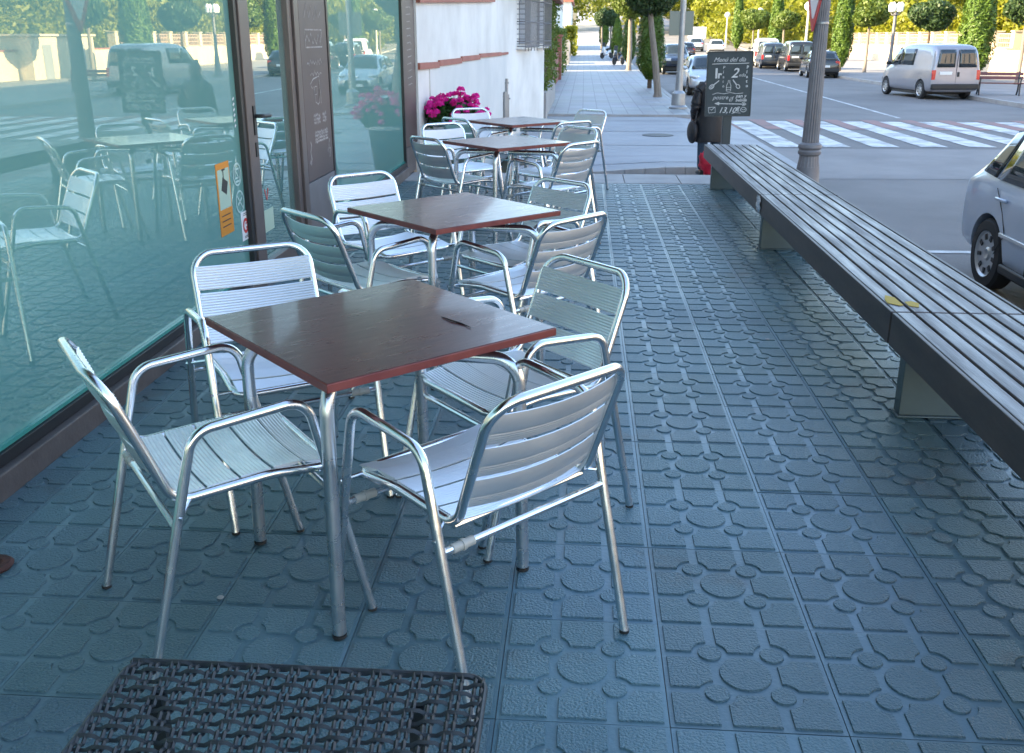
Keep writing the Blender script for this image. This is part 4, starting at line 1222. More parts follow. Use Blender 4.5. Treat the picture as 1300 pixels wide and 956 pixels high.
MB().tube(fillet([(0, -.11, .30), (.05, -.05, .60), (.10, 0, .80), (.05, .05, .60), (0, .11, .30)], .06, 4), .010, 6).build('strap', M_['jacket'], sbag)
bg = MB()
bg.ball((0, 0, .15), (.135, .11, .15), 40, 26)
rg = random.Random(9)
lob = [(Vector((rg.gauss(0, 1), rg.gauss(0, 1), rg.gauss(0, 1))).normalized(), rg.uniform(.12, .3)) for _ in range(26)]
nv = []
for p in bg.v:
    q = Vector((p[0], p[1], p[2] - .15)); dd = q.normalized()
    f = 1 + sum(h_ * max(0, (dd.dot(l) - .86) / .14) for l, h_ in lob) - .16 * abs(math.sin(dd.x * 9 + dd.z * 7)) * .8
    nv.append((q.x * f, q.y * f, max(0, .15 + q.z * f)))
bg.v = nv
o = bg.build('red_bag', M_['red_bag'], ang=60); o.location = (1.86, 14.15, -.44); tag(o, 'crumpled bright red bag on the ground by the feet of the standing person', 'bag')

# ------------------------------------------------------------------ vehicles
def interp_st(st, y):
    for a, b in zip(st[:-1], st[1:]):
        if a[0] <= y <= b[0]:
            t = (y - a[0]) / (b[0] - a[0])
            return [p + (q - p) * t for p, q in zip(a, b)]
    return list(st[0] if y < st[0][0] else st[-1])
def car(name, label, cat, loc_, rz, st, paint, wheels, side_win, front=None, rear=None, wr=.31, group=None, rear_kind='hatch', wide_bumper=None, plate=True, arch=True):
    """st: stations (y, z bottom, z belt, z roof, half width low, half width belt, half width roof), y from rear to front"""
    root = thing(name, label, cat, loc_, rz, group)
    vs, fs = [], []
    def sec(s):
        y, zb, zt, zr, wl, wb, wrf = s
        g = zr - zt
        half = [(0, zb), (wl * .90, zb), (wl * .985, zb + .07), (wl, zb + (zt - zb) * .35), ((wl + wb) / 2 + .008, zb + (zt - zb) * .68), (wb, zt - .03), (wb - .02, zt),
                (wb - .02 - (wb - .02 - wrf) * .5, zt + g * .52), (wrf, zr - min(.07, g * .2)), (wrf * .88, zr - min(.012, g * .05)), (wrf * .5, zr + .008), (0, zr + .012)]
        return y, half
    n = None
    for s in st:
        y, hf = sec(s)
        loop = [(x, z) for x, z in hf] + [(-x, z) for x, z in hf[-2:0:-1]]
        n = len(loop)
        vs += [(x, y, z) for x, z in loop]
    for i in range(len(st) - 1):
        for k in range(n):
            fs.append((i * n + k, i * n + (k + 1) % n, (i + 1) * n + (k + 1) % n, (i + 1) * n + k))
    fs.append(tuple(range(n - 1, -1, -1))); fs.append(tuple((len(st) - 1) * n + k for k in range(n)))
    bd = MB().add(vs, fs).build('body', paint, None, ang=40)
    if arch:
        mod = bd.modifiers.new('sub', 'SUBSURF'); mod.subdivision_type = 'CATMULL_CLARK'; mod.levels = 1; mod.render_levels = 1
        for e in bd.data.edges: pass
        cut = MB()
        for y in wheels:
            cut.tube([(-2, y, wr - .0), (2, y, wr - .0)], wr * 1.15, 28)
        cu = cut.build('cut', paint)
        bo = bd.modifiers.new('bool', 'BOOLEAN'); bo.object = cu; bo.operation = 'DIFFERENCE'; bo.solver = 'EXACT'
        bpy.context.view_layer.update()
        dg = bpy.context.evaluated_depsgraph_get()
        me = bpy.data.meshes.new_from_object(bd.evaluated_get(dg))
        bpy.data.objects.remove(bd); bpy.data.objects.remove(cu)
        me.name = 'body'
        me.polygons.foreach_set('use_smooth', [True] * len(me.polygons)); me.set_sharp_from_angle(angle=R(38))
        me.materials.clear(); me.materials.append(paint)
        bd = bpy.data.objects.new('body', me); COL.objects.link(bd)
    bd.parent = root
    # dark wheel housings
    hm = MB()
    wmid = interp_st(st, wheels[0])[4]
    for y in wheels:
        hm.box(-wmid + .2, y - wr * 1.2, wr * .7, wmid - .2, y + wr * 1.2, wr * 2.1)
    hm.box(-wmid + .1, wheels[0], .16, wmid - .1, wheels[-1], .26)
    hm.build('underbody', M_['dark_trim'], root, smooth=False)
    def xs_(y, z):
        s = interp_st(st, y); g = max(.02, s[3] - s[2]); t = (z - s[2]) / g
        wb = s[5] - .02
        return wb + (s[6] - wb) * t
    wn = [q for q in side_win]
    for sgn in (-1, 1):
        for q in wn:
            (ya, za), (yb, zb), (yc, zc), (yd, zd) = q   # bottom-rear, bottom-front, top-front, top-rear
            gm = MB(); nu, nv_ = 6, 3
            pts = []
            for i in range(nu + 1):
                for j in range(nv_ + 1):
                    u, v = i / nu, j / nv_
                    y = (ya * (1 - u) + yb * u) * (1 - v) + (yd * (1 - u) + yc * u) * v
                    z = (za * (1 - u) + zb * u) * (1 - v) + (zd * (1 - u) + zc * u) * v
                    pts.append((sgn * (xs_(y, z) + .006), y, z))
            gm.add(pts, [(i * (nv_ + 1) + j, (i + 1) * (nv_ + 1) + j, (i + 1) * (nv_ + 1) + j + 1, i * (nv_ + 1) + j + 1) for i in range(nu) for j in range(nv_)])
            o = gm.build('side_window', M_['car_glass'], root)
            so_ = o.modifiers.new('solid', 'SOLIDIFY'); so_.thickness = .02; so_.offset = 0
    def screen(nm, corners, bulge=.03):
        (p0, p1, p2, p3) = [Vector(c) for c in corners]      # bottom left, bottom right, top right, top left
        gm = MB(); pts = []; nu, nv_ = 8, 4
        nrm = (p1 - p0).cross(p3 - p0).normalized()
        if nrm.z < 0: nrm = -nrm
        for i in range(nu + 1):
            for j in range(nv_ + 1):
                u, v = i / nu, j / nv_
                p = (p0 * (1 - u) + p1 * u) * (1 - v) + (p3 * (1 - u) + p2 * u) * v
                pts.append(p + nrm * bulge * (1 - (2 * u - 1) ** 2))
        gm.add(pts, [(i * (nv_ + 1) + j, (i + 1) * (nv_ + 1) + j, (i + 1) * (nv_ + 1) + j + 1, i * (nv_ + 1) + j + 1) for i in range(nu) for j in range(nv_)])
        o = gm.build(nm, M_['car_glass'], root)
        so_ = o.modifiers.new('solid', 'SOLIDIFY'); so_.thickness = .03; so_.offset = 0
        return o
    if front:
        screen('windscreen', front, .055)
    for r_ in (rear or []):
        screen('rear_window', r_, .012)
    for sgn in (-1, 1):
        for y in wheels:
            hw = interp_st(st, y)[4]
            Mw = Matrix.Translation((sgn * (hw - .095), y, wr)) @ Matrix.Rotation(R(90) * sgn, 4, 'Y')
            wh = MB().lathe([(wr * .62, -.09), (wr * .90, -.095), (wr, -.06), (wr, .06), (wr * .93, .088), (wr * .68, .092), (wr * .655, .07), (wr * .62, .05)], 32, Mw).build('wheel', M_['tyre'], root)
            rm = MB().lathe([(.001, .055), (wr * .14, .075), (wr * .2, .06), (wr * .60, .070), (wr * .655, .088), (wr * .67, .07), (wr * .5, -.02), (.001, -.02)], 32, Mw)
            rm.build('rim', M_['rim'], wh)
            sl_ = MB()
            for k in range(9):
                a = 2 * math.pi * k / 9
                sl_.box(wr * .40, -wr * .055, .062, wr * .56, wr * .055, .076, Mw @ Matrix.Rotation(a, 4, 'Z'))
            sl_.build('rim_slot', M_['dark_trim'], wh, smooth=False)
    return root
hatch = [(-1.97, .34, .56, .60, .70, .70, .60), (-1.94, .28, .88, .92, .80, .80, .66), (-1.80, .26, .93, 1.08, .83, .81, .62), (-1.55, .24, .94, 1.36, .835, .82, .58), (-1.2, .22, .93, 1.45, .84, .825, .575), (-.3, .21, .91, 1.47, .845, .83, .58), (.25, .21, .90, 1.42, .845, .83, .57), (.95, .22, .88, .95, .84, .82, .62), (1.55, .24, .78, .83, .825, .79, .58), (1.86, .28, .62, .68, .78, .73, .5), (1.96, .34, .52, .56, .66, .62, .45)]
hatch_side = [((-1.62, .99), (-1.30, .97), (-1.25, 1.37), (-1.42, 1.34)), ((-1.24, .965), (-.42, .955), (-.42, 1.395), (-1.19, 1.385)), ((-.36, .955), (.72, .945), (.22, 1.34), (-.36, 1.395))]
hatch_front = [(-.66, 1.03, .965), (.66, 1.03, .965), (.51, .37, 1.41), (-.51, .37, 1.41)]
hatch_rear = [(.62, -1.90, .97), (-.62, -1.90, .97), (-.52, -1.62, 1.33), (.52, -1.62, 1.33)]
def tail(root, pts, plate=(0, -1.99, .55), bumper=None, pw=.26, lampw=.10):
    for (x, y, z, w_, h_) in pts:
        for s in (-1, 1):
            MB().box(s * x - w_ / 2, y - .012, z - h_ / 2, s * x + w_ / 2, y + .12, z + h_ / 2).build('tail_lamp', M_['tail_red'], root, bevel=.015)
    if plate:
        pb = MB().box(plate[0] - pw, plate[1] - .015, plate[2] - .055, plate[0] + pw, plate[1] + .06, plate[2] + .055).build('number_plate', M_['plate'], root, bevel=.006)
    if bumper:
        MB().box(*bumper).build('bumper', M_['dark_trim'], root, bevel=.04, bseg=3)
def mirrors(root, y, z, hw, mat):
    for s in (-1, 1):
        MB().ball((s * (hw + .09), y, z), (.10, .06, .075), 12, 8).tube([(s * (hw - .04), y, z - .03), (s * (hw + .05), y, z - .02)], .025, 6).build('door_mirror', mat, root)

vw = car('parked_car', 'silver blue hatchback parked at the right edge beside the long bench', 'car', (4.41, 7.28, ROAD), R(180), hatch, M_['car_silver'], (-1.22, 1.25), hatch_side, hatch_front, [hatch_rear], wr=.312)
tail(vw, [(.70, -1.93, .78, .14, .20)], (0, -1.99, .50))
for s in (-1, 1):
    for y, z in ((-1.02, .80), (.0, .79)):
        MB().box(s * .845 - .012, y - .10, z + .005, s * .845 + .018, y + .10, z + .035).build('door_handle', M_['car_silver'], vw, bevel=.01, bseg=2)
    MB().box(s * .846 - .012, -.95, .52, s * .846 + .010, .95, .555).build('side_moulding', M_['car_silver2'], vw, bevel=.006)
    seam = MB()
    seam.box(s * .8395 - .01, -.40, .30, s * .8395 + .0095, -.392, .92)
    seam.tube([(s * .842, -1.02, .35), (s * .846, -.86, .55), (s * .838, -.98, .72), (s * .830, -1.16, .90)], .004, 4)
    seam.build('door_seam', M_['dark_trim'], vw, smooth=False)
    MB().box(s * .80 - .04, -.9, .215, s * .80 + .045, .9, .30).build('sill_trim', M_['dark_trim'], vw, bevel=.02)
mirrors(vw, .72, 1.0, .80, M_['car_silver'])

pg = car('parked_car', 'pale silver car facing us, parked at the kerb behind the menu board', 'car', (4.82, 39.4, ROAD), R(180), hatch, M_['car_silver2'], (-1.22, 1.25), hatch_side, hatch_front, [hatch_rear], wr=.312, group='cars parked along the street')
for s in (-1, 1):
    MB().ball((s * .57, 1.72, .70), (.17, .17, .085), 16, 10).build('headlight', M_['lamp_clear'], pg)
    MB().ball((s * .57, 1.72, .70), (.17, .17, .085), 16, 10).build('headlight', M_['lamp_clear'], vw)
MB().prism([(-.50, .38), (.50, .38), (.42, .54), (-.42, .54)], 0, .03, Matrix.Translation((0, 1.97, 0)) @ Matrix.Rotation(R(90), 4, 'X')).build('grille', M_['dark_trim'], pg, smooth=False)
MB().box(-.26, 1.96, .30, .26, 1.995, .40).build('number_plate', M_['plate'], pg)
MB().ball((0, 1.90, .66), (.09, .02, .05), 12, 8).build('emblem', M_['chrome'], pg)
mirrors(pg, .72, 1.0, .80, M_['car_silver2'])

suv_st = [(-2.1, .45, .75, .80, .74, .74, .64), (-2.05, .40, 1.05, 1.2, .84, .82, .68), (-1.85, .38, 1.08, 1.68, .85, .82, .64), (-1.2, .36, 1.08, 1.74, .86, .83, .64), (.1, .36, 1.06, 1.74, .86, .83, .64), (.4, .36, 1.05, 1.66, .86, .83, .62), (.95, .38, 1.03, 1.10, .85, .81, .64), (1.85, .42, .95, 1.0, .84, .78, .62), (2.05, .46, .75, .8, .78, .72, .6)]
suv_side = [((-1.80, 1.13), (-1.0, 1.13), (-1.0, 1.64), (-1.72, 1.62)), ((-.95, 1.13), (-.15, 1.12), (-.15, 1.64), (-.95, 1.64)), ((-.1, 1.12), (.75, 1.11), (.36, 1.58), (-.1, 1.64))]
def lights_front(root, y, z, x, w_, h_):
    for s in (-1, 1):
        MB().box(s * x - w_ / 2, y - .05, z - h_ / 2, s * x + w_ / 2, y + .02, z + h_ / 2).build('headlight', M_['lamp_clear'], root, bevel=.02)
sv = car('parked_car', 'dark off-road car facing us behind the leaning tree', 'car', (5.55, 61, ROAD + rise(61)), R(180), suv_st, M_['car_navy'], (-1.3, 1.3), suv_side, [(-.64, 1.02, 1.12), (.64, 1.02, 1.12), (.54, .50, 1.66), (-.54, .50, 1.66)], [[(.66, -2.07, 1.12), (-.66, -2.07, 1.12), (-.58, -1.90, 1.6), (.58, -1.90, 1.6)]], wr=.36, group='cars parked along the street')
lights_front(sv, 2.04, .86, .55, .3, .16); mirrors(sv, .75, 1.15, .82, M_['car_navy'])
MB().box(-.38, 2.0, .62, .38, 2.08, .80).build('grille', M_['dark_trim'], sv)
def rear_car(lab, x, y, rz, paint, st=hatch, side=hatch_side):
    c = car('parked_car', lab, 'car', (x, y, ROAD + rise(y)), rz, st, paint, (-1.22, 1.25), side, hatch_front, [hatch_rear], wr=.312, group='cars parked along the street')
    tail(c, [(.66, -1.93, .80, .22, .20)], (0, -1.985, .62), (-.78, -2.02, .33, .78, -1.80, .50))
    mirrors(c, .72, 1.0, .80, paint)
    return c
rear_car('black hatchback with red tail lamps on the far side, partly behind the lamp post', 13.15, 56.3, R(-4), M_['car_black'])
rear_car('small dark maroon car driving away above the silver car', 9.3, 92, R(-3), M_['car_darkred'])
rear_car('white car far up the street to the left of the white van', 13.6, 104, R(-5), M_['car_white'])
rear_car('pale silver car farthest up the street above the menu board', 12.4, 112, R(-5), M_['car_silver2'])

van_st = [(-2.22, .40, .62, .68, .82, .82, .74), (-2.20, .30, 1.06, 1.16, .88, .87, .78), (-2.12, .26, 1.10, 1.80, .89, .87, .74), (-1.9, .25, 1.10, 1.90, .895, .875, .74), (-.5, .24, 1.08, 1.93, .90, .875, .74), (.55, .24, 1.06, 1.90, .90, .875, .73), (.95, .24, 1.05, 1.76, .90, .87, .70), (1.60, .26, 1.03, 1.12, .89, .85, .66), (2.0, .30, .88, .92, .86, .80, .6), (2.2, .38, .62, .66, .72, .66, .5)]
van_side = [((-.62, 1.16), (.40, 1.15), (.40, 1.72), (-.62, 1.73)), ((.47, 1.15), (1.42, 1.13), (1.00, 1.66), (.47, 1.72))]
def van(lab, x, y, rz, paint, blank=False, name='parked_van', scale=1.0, side=None, gr='vans parked on the far side of the street', dz=0):
    c = car(name, lab, 'van', (x, y, ROAD + rise(y)), rz, van_st, paint, (-1.42, 1.5), van_side if side is None else side, [(-.68, 1.68, 1.14), (.68, 1.68, 1.14), (.60, 1.06, 1.76), (-.60, 1.06, 1.76)],
            [[(-.07, -2.195, 1.12), (-.72, -2.195, 1.12), (-.63, -2.135, 1.72), (-.07, -2.135, 1.72)], [(.72, -2.195, 1.12), (.07, -2.195, 1.12), (.07, -2.135, 1.72), (.63, -2.135, 1.72)]], wr=.33, group=gr)
    tail(c, [(.80, -2.20, .86, .14, .34)], (-.38, -2.225, .92), (-.86, -2.29, .36, .86, -2.05, .56), pw=.22)
    MB().box(-.005, -2.222, .58, .005, -2.19, 1.70).box(.04, -2.24, .80, .11, -2.20, .96).build('door_seam', M_['dark_trim'], c, smooth=False)
    mirrors(c, 1.25, 1.2, .86, M_['dark_trim'])
    c.scale = (scale,) * 3
    return c
jv_ = van('silver van with two rear windows standing at the far kerb by the park bench', 12.85, 37.9, R(7), M_['car_van'])
van('white van seen from behind far up the street near the globe lamps', 13.5, 75.5, R(-4), M_['car_white'], scale=1.03)
van('black van seen from behind with high red brake lamp by the lamp post', 13.85, 66.0, R(-2), M_['car_black'], scale=.98)
bp_ = van('dark car with pale blue reflecting windows parked beside the black van', 13.1, 71.0, R(-3), M_['car_navy'], scale=.9)

def scooter(lab, x, y, rz, col):
    t = thing('motor_scooter', lab, 'scooter', (x, y, -.45 + rise(y)), rz, 'scooters parked on the pavement')
    for yy in (-.62, .62):
        Mw = Matrix.Translation((0, yy, .27)) @ Matrix.Rotation(R(90), 4, 'Y')
        wh = MB().lathe([(.15, -.05), (.24, -.05), (.27, 0), (.24, .05), (.15, .05)], 24, Mw).build('wheel', M_['tyre'], t)
        MB().lathe([(.001, -.03), (.16, -.035), (.16, .035), (.001, .03)], 16, Mw).build('rim', M_['rim'], wh)
    b = MB()
    b.tube([(0, -.75, .72), (0, -.45, .62), (0, -.1, .55), (0, .12, .36), (0, .38, .36)], [.10, .17, .16, .13, .12], 12)
    b.tube([(0, .40, .34), (0, .50, .70), (0, .46, .98)], [.16, .17, .10], 12)
    b.tube([(0, .36, .50), (0, .60, .56), (0, .82, .48)], [.06, .09, .04], 10)
    b.build('body', col, t)
    MB().tube([(0, -.72, .80), (0, -.35, .80), (0, .02, .74)], [.09, .12, .10], 10).build('seat', M_['dark_trim'], t)
    MB().box(-.2, -1.0, .86, .2, -.62, 1.18).build('top_case', M_['dark_trim'], t, bevel=.07, bseg=3)
    MB().tube([(-.32, .36, 1.04), (0, .44, 1.0), (.32, .36, 1.04)], .02, 8).build('handlebar', M_['dark_trim'], t)
    MB().tube([(0, .62, .27), (0, .46, .9)], .03, 8).build('fork', M_['galv'], t)
    MB().ball((0, .56, .92), (.08, .05, .07), 10, 8).build('headlight', M_['lamp_clear'], t)
    MB().box(-.16, .42, 1.0, .16, .44, 1.32).build('windshield', M_['car_glass'], t, bevel=.005)
    return t
scooter('nearer dark scooter parked beside the cypress on the left pavement', 2.45, 70.5, R(150), M_['car_navy'])
scooter('farther pale scooter with white top case on the left pavement', 1.95, 85.0, R(140), M_['car_silver2'])

# ------------------------------------------------------------------ street furniture further off
sp = thing('traffic_sign', 'grey steel post with square sign turned away, on the pavement across the side street', 'traffic sign', (2.70, 27.9, -.45))
MB().lathe([(.001, 0), (.26, 0), (.26, .05), (.20, .10), (.19, .42), (.11, .50), (.10, .9), (.085, 1.3), (.08, 3.6), (.001, 3.62)], 20).build('post', M_['galv'], sp)
MB().box(-.36, -.03, 1.98, .30, -.005, 2.62).build('sign_plate', M_['sign_back'], sp, bevel=.006, smooth=False)
for z in (2.1, 2.5): MB().tube([(-.12, .0, z), (.12, .0, z)], .03, 8).build('clamp', M_['galv'], sp)
def globe_lamp(lab, x, y, zg, gr='white globe street lamps'):
    t = thing('globe_lamp', lab, 'street lamp', (x, y, -.52 + rise(y)), 0, gr)
    H_ = zg - (-.52 + rise(y))
    MB().lathe([(.001, 0), (.22, 0), (.2, .25), (.12, .5), (.10, 1.2), (.075, H_ - .5), (.11, H_ - .42), (.06, H_ - .34), (.001, H_ - .30)], 16).build('post', M_['lamp_white'], t)
    MB().ball((0, 0, H_), .32, 18, 12).build('globe', M_['globe'], t)
    MB().lathe([(.05, H_ - .36), (.16, H_ - .30), (.14, H_ - .24), (.05, H_ - .24)], 14).build('cup', M_['lamp_white'], t)
globe_lamp('white globe lamp at the left end of the row, above the menu board', 17.0, 121, 4.0)
globe_lamp('white globe lamp rising behind the white van', 17.2, 100, 3.9)
globe_lamp('white globe lamp nearest to the tall fluted lamp post', 16.4, 75, 3.65)
lt = thing('lantern_post', 'slim grey lantern post on the far pavement left of the silver van', 'street lamp', (15.29, 50.6, -.52))
MB().lathe([(.001, 0), (.32, 0), (.30, .12), (.16, .22), (.13, .9), (.09, 1.2), (.075, 3.0), (.12, 3.05), (.05, 3.15), (.001, 3.2)], 18).build('post', M_['lamp_iron'], lt)
for k in range(4):
    a = R(45 + 90 * k)
    x, y = .26 * math.cos(a), .26 * math.sin(a)
    hb_ = MB().tube([(0, 0, 3.05), (x * .7, y * .7, 3.05), (x, y, 3.18)], .02, 6).build('bracket', M_['lamp_iron'], lt)
    MB().lathe([(.05, 3.18), (.11, 3.22), (.14, 3.50), (.06, 3.62), (.001, 3.66)], 10, Matrix.Translation((x, y, 0))).build('lantern', M_['globe'], lt)
pb = thing('park_bench', 'red brown slatted park bench with iron legs on the far pavement by the silver van', 'park bench', (15.0, 36.6, -.52), R(-14))
for k, (y, z, tl) in enumerate(((-.20, .43, 0), (-.07, .42, 0), (.06, .42, 0), (.24, .60, 75), (.27, .74, 75))):
    MB().box(-.80, -.055, -.018, .80, .055, .018, Matrix.Translation((0, y, z)) @ Matrix.Rotation(R(tl), 4, 'X')).build('slat', M_['park_slat'], pb, bevel=.006)
for s in (-1, 1):
    g = MB().tube([(s * .66, -.30, 0), (s * .66, -.22, .22), (s * .66, -.24, .40), (s * .66, .16, .40), (s * .66, .30, .82)], .028, 8)
    g.tube([(s * .66, .16, .40), (s * .66, .14, .2), (s * .66, .30, 0)], .028, 8).tube([(s * .66, -.24, .40), (s * .66, -.27, .60), (s * .66, .20, .62)], .022, 8)
    g.build('iron_leg', M_['iron'], pb)
bb = thing('billboard', 'white roadside billboard on two posts far up the street', 'sign', (12.5, 112, ROAD + rise(112)))
MB().box(-1.0, -.06, 1.4, 1.0, .06, 2.6).build('panel', M_['sign_white'], bb, smooth=False)
for s in (-.8, .8): MB().tube([(s, 0, 0), (s, 0, 1.4)], .07, 8).build('post', M_['lamp_white'], bb)

# ------------------------------------------------------------------ walls, villa, hedges and trees across the street
def zf(y): return -.52 + rise(y)
gw = thing('garden_wall', 'long sandy garden wall with terracotta coping across the street, seen in the window', 'wall', (23.6, 48, zf(48)))
MB().box(-.15, -13.0, -.4, .15, 9.0, 1.36).build('wall', M_['far_wall'], gw, smooth=False)
cp = MB()
for k in range(44): cp.box(-.22, -13.0 + k * .5, 1.362, .22, -13.0 + k * .5 + .49, 1.42)
cp.build('coping', M_['terracotta'], gw, smooth=False)
fw = thing('lattice_wall', 'sunlit white wall with square posts and pink lattice panels behind the silver van', 'wall', (24.2, 74, zf(70)))
MB().box(-.15, -16.5, -.6, .15, 26, 1.35).build('wall', M_['far_wall'], fw, smooth=False)
for k in range(17):
    y = -16.4 + k * 2.6
    MB().box(-.24, y - .22, 1.352, .24, y + .22, 2.25).box(-.29, y - .27, 2.252, .29, y + .27, 2.32).build('post', M_['far_wall'], fw, smooth=False)
    if k < 16:
        g = MB()
        for q in range(9): g.box(-.04, y + .25 + q * .255, 1.36, .04, y + .30 + q * .255, 2.12)
        for zz in (1.36, 1.62, 1.88, 2.12): g.box(-.05, y + .225, zz, .05, y + 2.375, zz + .05)
        g.build('lattice_panel', M_['lattice'], fw, smooth=False)
gh = thing('gate_house', 'white sunlit gate house with dark doorway at the right edge behind the park bench', 'building', (23.2, 49.0, zf(49)))
MB().box(-.5, -3.0, -.3, 2.4, 3.2, 2.05).build('wall', M_['far_wall'], gh, smooth=False)
MB().box(-.62, -3.1, 2.052, 2.5, 3.3, 2.16).build('roof', M_['far_wall'], gh, smooth=False)
for y in (-1.6, 1.7): MB().box(-.52, y - .42, 0, -.505, y + .42, 1.65).build('door', M_['shutter'], gh, smooth=False)
vi = thing('villa', 'tan rendered villa with dark openings beyond the garden wall, seen in the big window', 'house', (33, 42, zf(42)))
MB().box(-3, -7, -.4, 5, 6, 5.2).build('wall', M_['cream_wall'], vi, smooth=False)
MB().prism([(-3.5, -7.5), (5.5, -7.5), (5.5, 6.5), (-3.5, 6.5)], 5.2, 5.45).build('roof', M_['terracotta'], vi, smooth=False)
for y in (-4.5, -1, 2.8): MB().box(-3.02, y - .7, .9, -3.005, y + .7, 3.0).build('window', M_['win_dark'], vi, smooth=False)

hedge('hedge', 'tall bright yellow green hedge behind the garden wall at the far right', 24.6, 26.6, 46, 66, -.4, 3.6, 'leaf_lime', 15000, .14)
hedge('hedge', 'low lime green hedge showing over the lattice wall', 25.2, 27, 66, 98, .2, 2.9, 'leaf_lime', 12000, .16)
hedge('hedge', 'bright green hedge along the white house beyond the side street', -1.24, -.95, 25.2, 31.5, .18, 2.25, 'leaf_mid', 5200, .055)
GT = 'round clipped street trees'
t1 = round_tree('street_tree', 'leaning pale trunk tree with dark round crown across the side street', (2.52, 33.4, -.45), 3.45, (1.08, 1.08, .85), n=5200, ls=.075, group=GT, trunk_r=.11, lean=(-.42, 0))
round_tree('street_tree', 'sunlit pale trunk street tree second in the row along the left pavement', (2.72, 60, -.45 + rise(60)), 4.0, (1.15, 1.15, 1.0), n=4000, ls=.09, group=GT, leaf='leaf_mid', trunk_r=.14)
round_tree('street_tree', 'round green street tree third in the row along the left pavement', (2.35, 90, -.45 + rise(90)), 3.35, (.75, .75, .75), n=2600, ls=.10, group=GT)
round_tree('street_tree', 'round green street tree fourth in the row along the left pavement', (1.75, 102, -.45 + rise(102)), 3.4, (.8, .8, .85), n=2600, ls=.11, group=GT)
round_tree('street_tree', 'small dark round street tree right behind the silver van', (16.9, 50.2, zf(50)), 3.0, (1.12, 1.12, .72), n=4000, ls=.085, group=GT, trunk_r=.07, bark='bark_dark')
round_tree('street_tree', 'bushy green street tree left of the lantern post', (16.7, 60, zf(60)), 3.35, (1.12, 1.12, .78), n=3600, ls=.10, group=GT, leaf='leaf_mid')
round_tree('street_tree', 'dark street tree crown cut by the right edge of the picture', (19.2, 45, zf(45)), 3.3, (1.0, 1.0, .75), n=3600, ls=.085, group=GT)
round_tree('street_tree', 'green street tree above the white van, left of the middle globe lamp', (16.0, 96, zf(96)), 3.3, (1.7, 1.7, .95), n=3400, ls=.13, group=GT, leaf='leaf_mid')
round_tree('street_tree', 'green street tree above the black van', (16.1, 82, zf(82)), 3.2, (1.2, 1.2, .8), n=3200, ls=.12, group=GT, leaf='leaf_mid')
GC = 'cypress trees along the street'
cypress('cypress', 'dark green cypress column beside the leaning street tree', (2.62, 39.2, -.45), 3.75, .56, n=6500, ls=.06, group=GC, z0=.35)
cypress('cypress', 'sunlit yellow green cypress beyond the nearer scooter', (3.05, 68, -.45 + rise(68)), 3.5, .5, n=3800, ls=.08, group=GC)
cypress('cypress', 'sunlit cypress beyond the farther scooter', (2.62, 80, -.45 + rise(80)), 3.4, .48, n=3800, ls=.09, group=GC)
cypress('cypress', 'narrow cypress farthest along the left pavement', (2.2, 112, -.45 + rise(112)), 4.4, .55, n=3000, ls=.12, group=GC)
cypress('cypress', 'tall broad cypress behind the silver van, left of the park bench', (18.4, 48.2, zf(48)), 5.6, .82, n=7500, ls=.09, group=GC, z0=.2)
cypress('cypress', 'bright tall cypress right of the black hatchback', (15.75, 62, zf(62)), 6.0, .62, n=5500, ls=.10, group=GC)
cypress('cypress', 'bright cypress right of the white van', (17.2, 91, zf(91)), 6.2, .68, n=4200, ls=.13, group=GC)
cypress('cypress', 'narrow bright cypress left of the white van', (16.8, 111, zf(111)), 6.2, .62, n=3800, ls=.15, group=GC)

# wooded slope behind everything: nobody could count these crowns
cs, sz = [], []
rw = np.random.default_rng(12)
def clump(x, y, z, r, n, ls):
    p, d = ball_points(n, (r, r, r * .8), rng=rw)
    cs.append(leaf_quads(p + np.array([x, y, z]), ls, d, .8, rng=rw))
for k in range(250):
    y = rw.uniform(58, 150); x = rw.uniform(27, 40) + max(0, (y - 100)) * .0
    r = rw.uniform(1.5, 2.9)
    clump(x, y, rise(y) + rw.uniform(.6, 7.5), r, 170, .30)
for k in range(170):
    x = rw.uniform(-14, 40); y = rw.uniform(172, 205)
    if abs(x - 1) < 3.2 and y < 230: y += 30
    clump(x, y, rise(y) + rw.uniform(0, 10) + (y - 172) * .05, rw.uniform(2.0, 3.6), 150, .42)
for k in range(120):
    x = rw.uniform(19, 27); y = rw.uniform(96, 172)
    clump(x, y, rise(y) + rw.uniform(.2, 6.0), rw.uniform(1.5, 2.6), 150, .34)
for k in range(70):
    x = rw.uniform(28, 50); y = rw.uniform(30, 60)
    if 29 < x < 39 and 34 < y < 49: continue
    clump(x, y, rw.uniform(.5, 7.5), rw.uniform(1.5, 2.6), 180, .28)
wd = leaf_obj('woodland', np.concatenate(cs), M_['leaf_wood']); tag(wd, 'sunlit mixed woodland filling the background above the walls', 'woodland', kind='stuff')

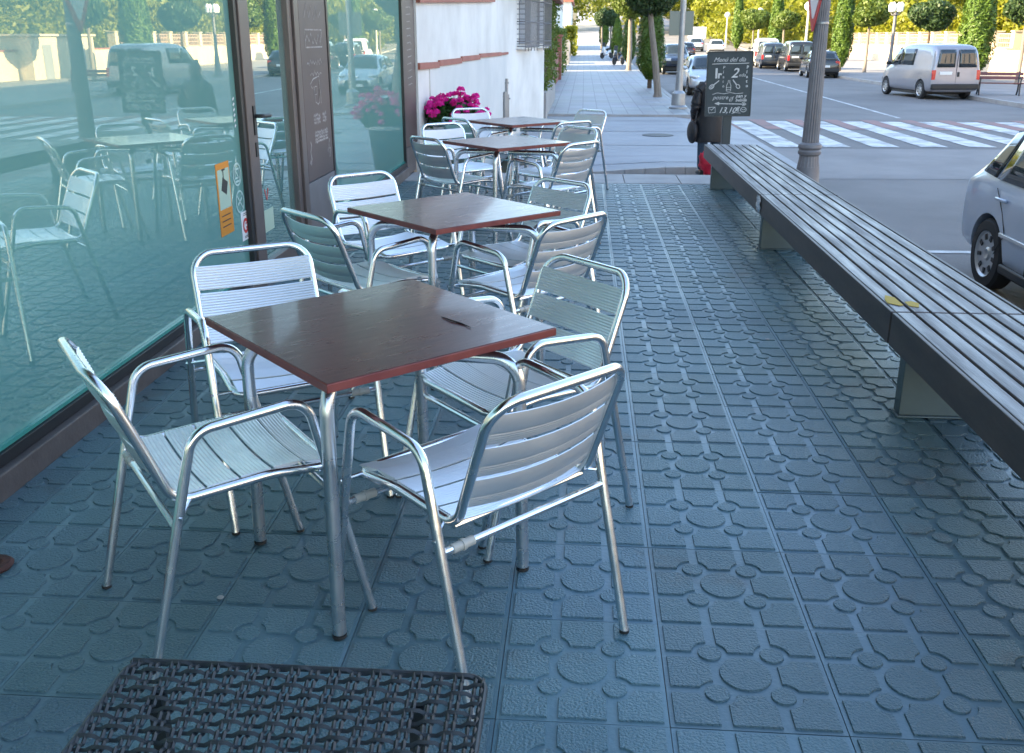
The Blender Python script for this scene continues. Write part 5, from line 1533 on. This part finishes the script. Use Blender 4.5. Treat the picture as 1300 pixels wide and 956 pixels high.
# ------------------------------------------------------------------ left side of the street beyond the white house
gwl = thing('planter_wall', 'low grey stone wall under the green hedge by the white house', 'wall', (-1.08, 28.3, -.45))
MB().box(-.12, -3.9, -.4, .16, 3.9, .62).build('wall', M_['stone_pale'], gwl, smooth=False, bevel=.01)
bpz = thing('brick_pier', 'red brick gate pier beyond the green hedge on the left pavement', 'pier', (-1.35, 47, -.45))
MB().box(-.16, -13, -.3, .16, -.7, 1.25).build('low_wall', M_['brick_red'], bpz, smooth=False)
MB().box(-.28, -.35, -.3, .28, .35, 1.95).build('pier', M_['brick_red'], bpz, smooth=False)
MB().box(-.34, -.41, 1.952, .34, .41, 2.05).build('cap', M_['terracotta'], bpz, smooth=False)
def house(lab, x0, x1, y0, y1, h_, mat, band=None):
    t = thing('house', lab, 'house', ((x0 + x1) / 2, (y0 + y1) / 2, -.45 + rise(y0)))
    hx, hy = (x1 - x0) / 2, (y1 - y0) / 2
    MB().box(-hx, -hy, -.4, hx, hy, h_).build('wall', mat, t, smooth=False)
    MB().box(-hx - .25, -hy - .25, h_ + .001, hx + .25, hy + .25, h_ + .18).build('roof', M_['terracotta'], t, smooth=False)
    if band: MB().box(-hx - .03, -hy - .03, band, hx + .03, hy + .03, band + .12).build('band', M_['terracotta'], t, smooth=False)
    n = max(2, int((y1 - y0) / 4))
    for k in range(n):
        y = -hy + (k + .5) * (y1 - y0) / n
        for z in np.arange(1.2, h_ - 1.4, 2.9):
            fr = MB().box(hx + .002, y - .62, z - .07, hx + .09, y + .62, z).box(hx + .002, y - .6, z + .001, hx + .03, y - .5, z + 1.3).box(hx + .002, y + .5, z + .001, hx + .03, y + .6, z + 1.3).build('window', M_['stone_pale'], t, smooth=False)
            MB().box(hx + .002, y - .499, z + .001, hx + .012, y + .499, z + 1.3).build('pane', M_['win_dark'], fr, smooth=False)
    return t
for lab, y0, y1, hh, mt in (('unseen pinkish row house added across the road to bounce warm light, near the camera side', -34, -12, 9, 'pink_wall'), ('unseen cream row house added across the road to bounce warm light, opposite the tables', -11.5, 8, 10.5, 'stone_pale'), ('unseen pale row house added across the road to bounce warm light, last before the villa', 8.5, 26, 8.5, 'pink_wall')):  # houses added out of view for warm bounce and reflections on the terrace
    t = house(lab, 25.5, 36, y0, y1, hh, M_[mt])
    for c in t.children: c.rotation_euler = (0, 0, math.pi)
house('tall cream apartment house added out of view behind the white house to shade the street', -20, -6.3, 12, 54, 11.2, M_['cream_wall'])  # hidden block added so that its shadow covers the road and pavement
house('bright white house in the sun on the left of the far pavement', -9, -1.75, 60, 68, 6.2, M_['white_wall'], 2.15)
house('second white house farther along the left pavement', -10, -1.5, 108, 122, 5.0, M_['white_wall'])
house('pale house near the end of the left pavement', -9, -2.0, 78, 92, 6.4, M_['white_wall'])
hedge('garden_shrub', 'dark shrubs on the left pavement edge before the sunlit white house', -1.75, -1.15, 50, 58, -.3, 1.75, 'leaf_mid', 3600, .08, 'shrub')
hedge('garden_shrub', 'lime shrubs on the left pavement edge beyond the sunlit house', -1.7, -.9, 92, 104, -.2, 2.3, 'leaf_lime', 2600, .13, 'shrub')
gp = thing('gate_pier', 'pale stone gate piers along the left pavement in the sun', 'pier', (-1.35, 72, -.45 + rise(72)))
for k in range(3): MB().box(-.25, k * 3 - .25, -.3, .25, k * 3 + .25, 1.7 - .1 * k).build('pier', M_['stone_pale'], gp, smooth=False)
MB().box(-.1, .25, -.3, .1, 2.75, .9).build('low_wall', M_['stone_pale'], gp, smooth=False)
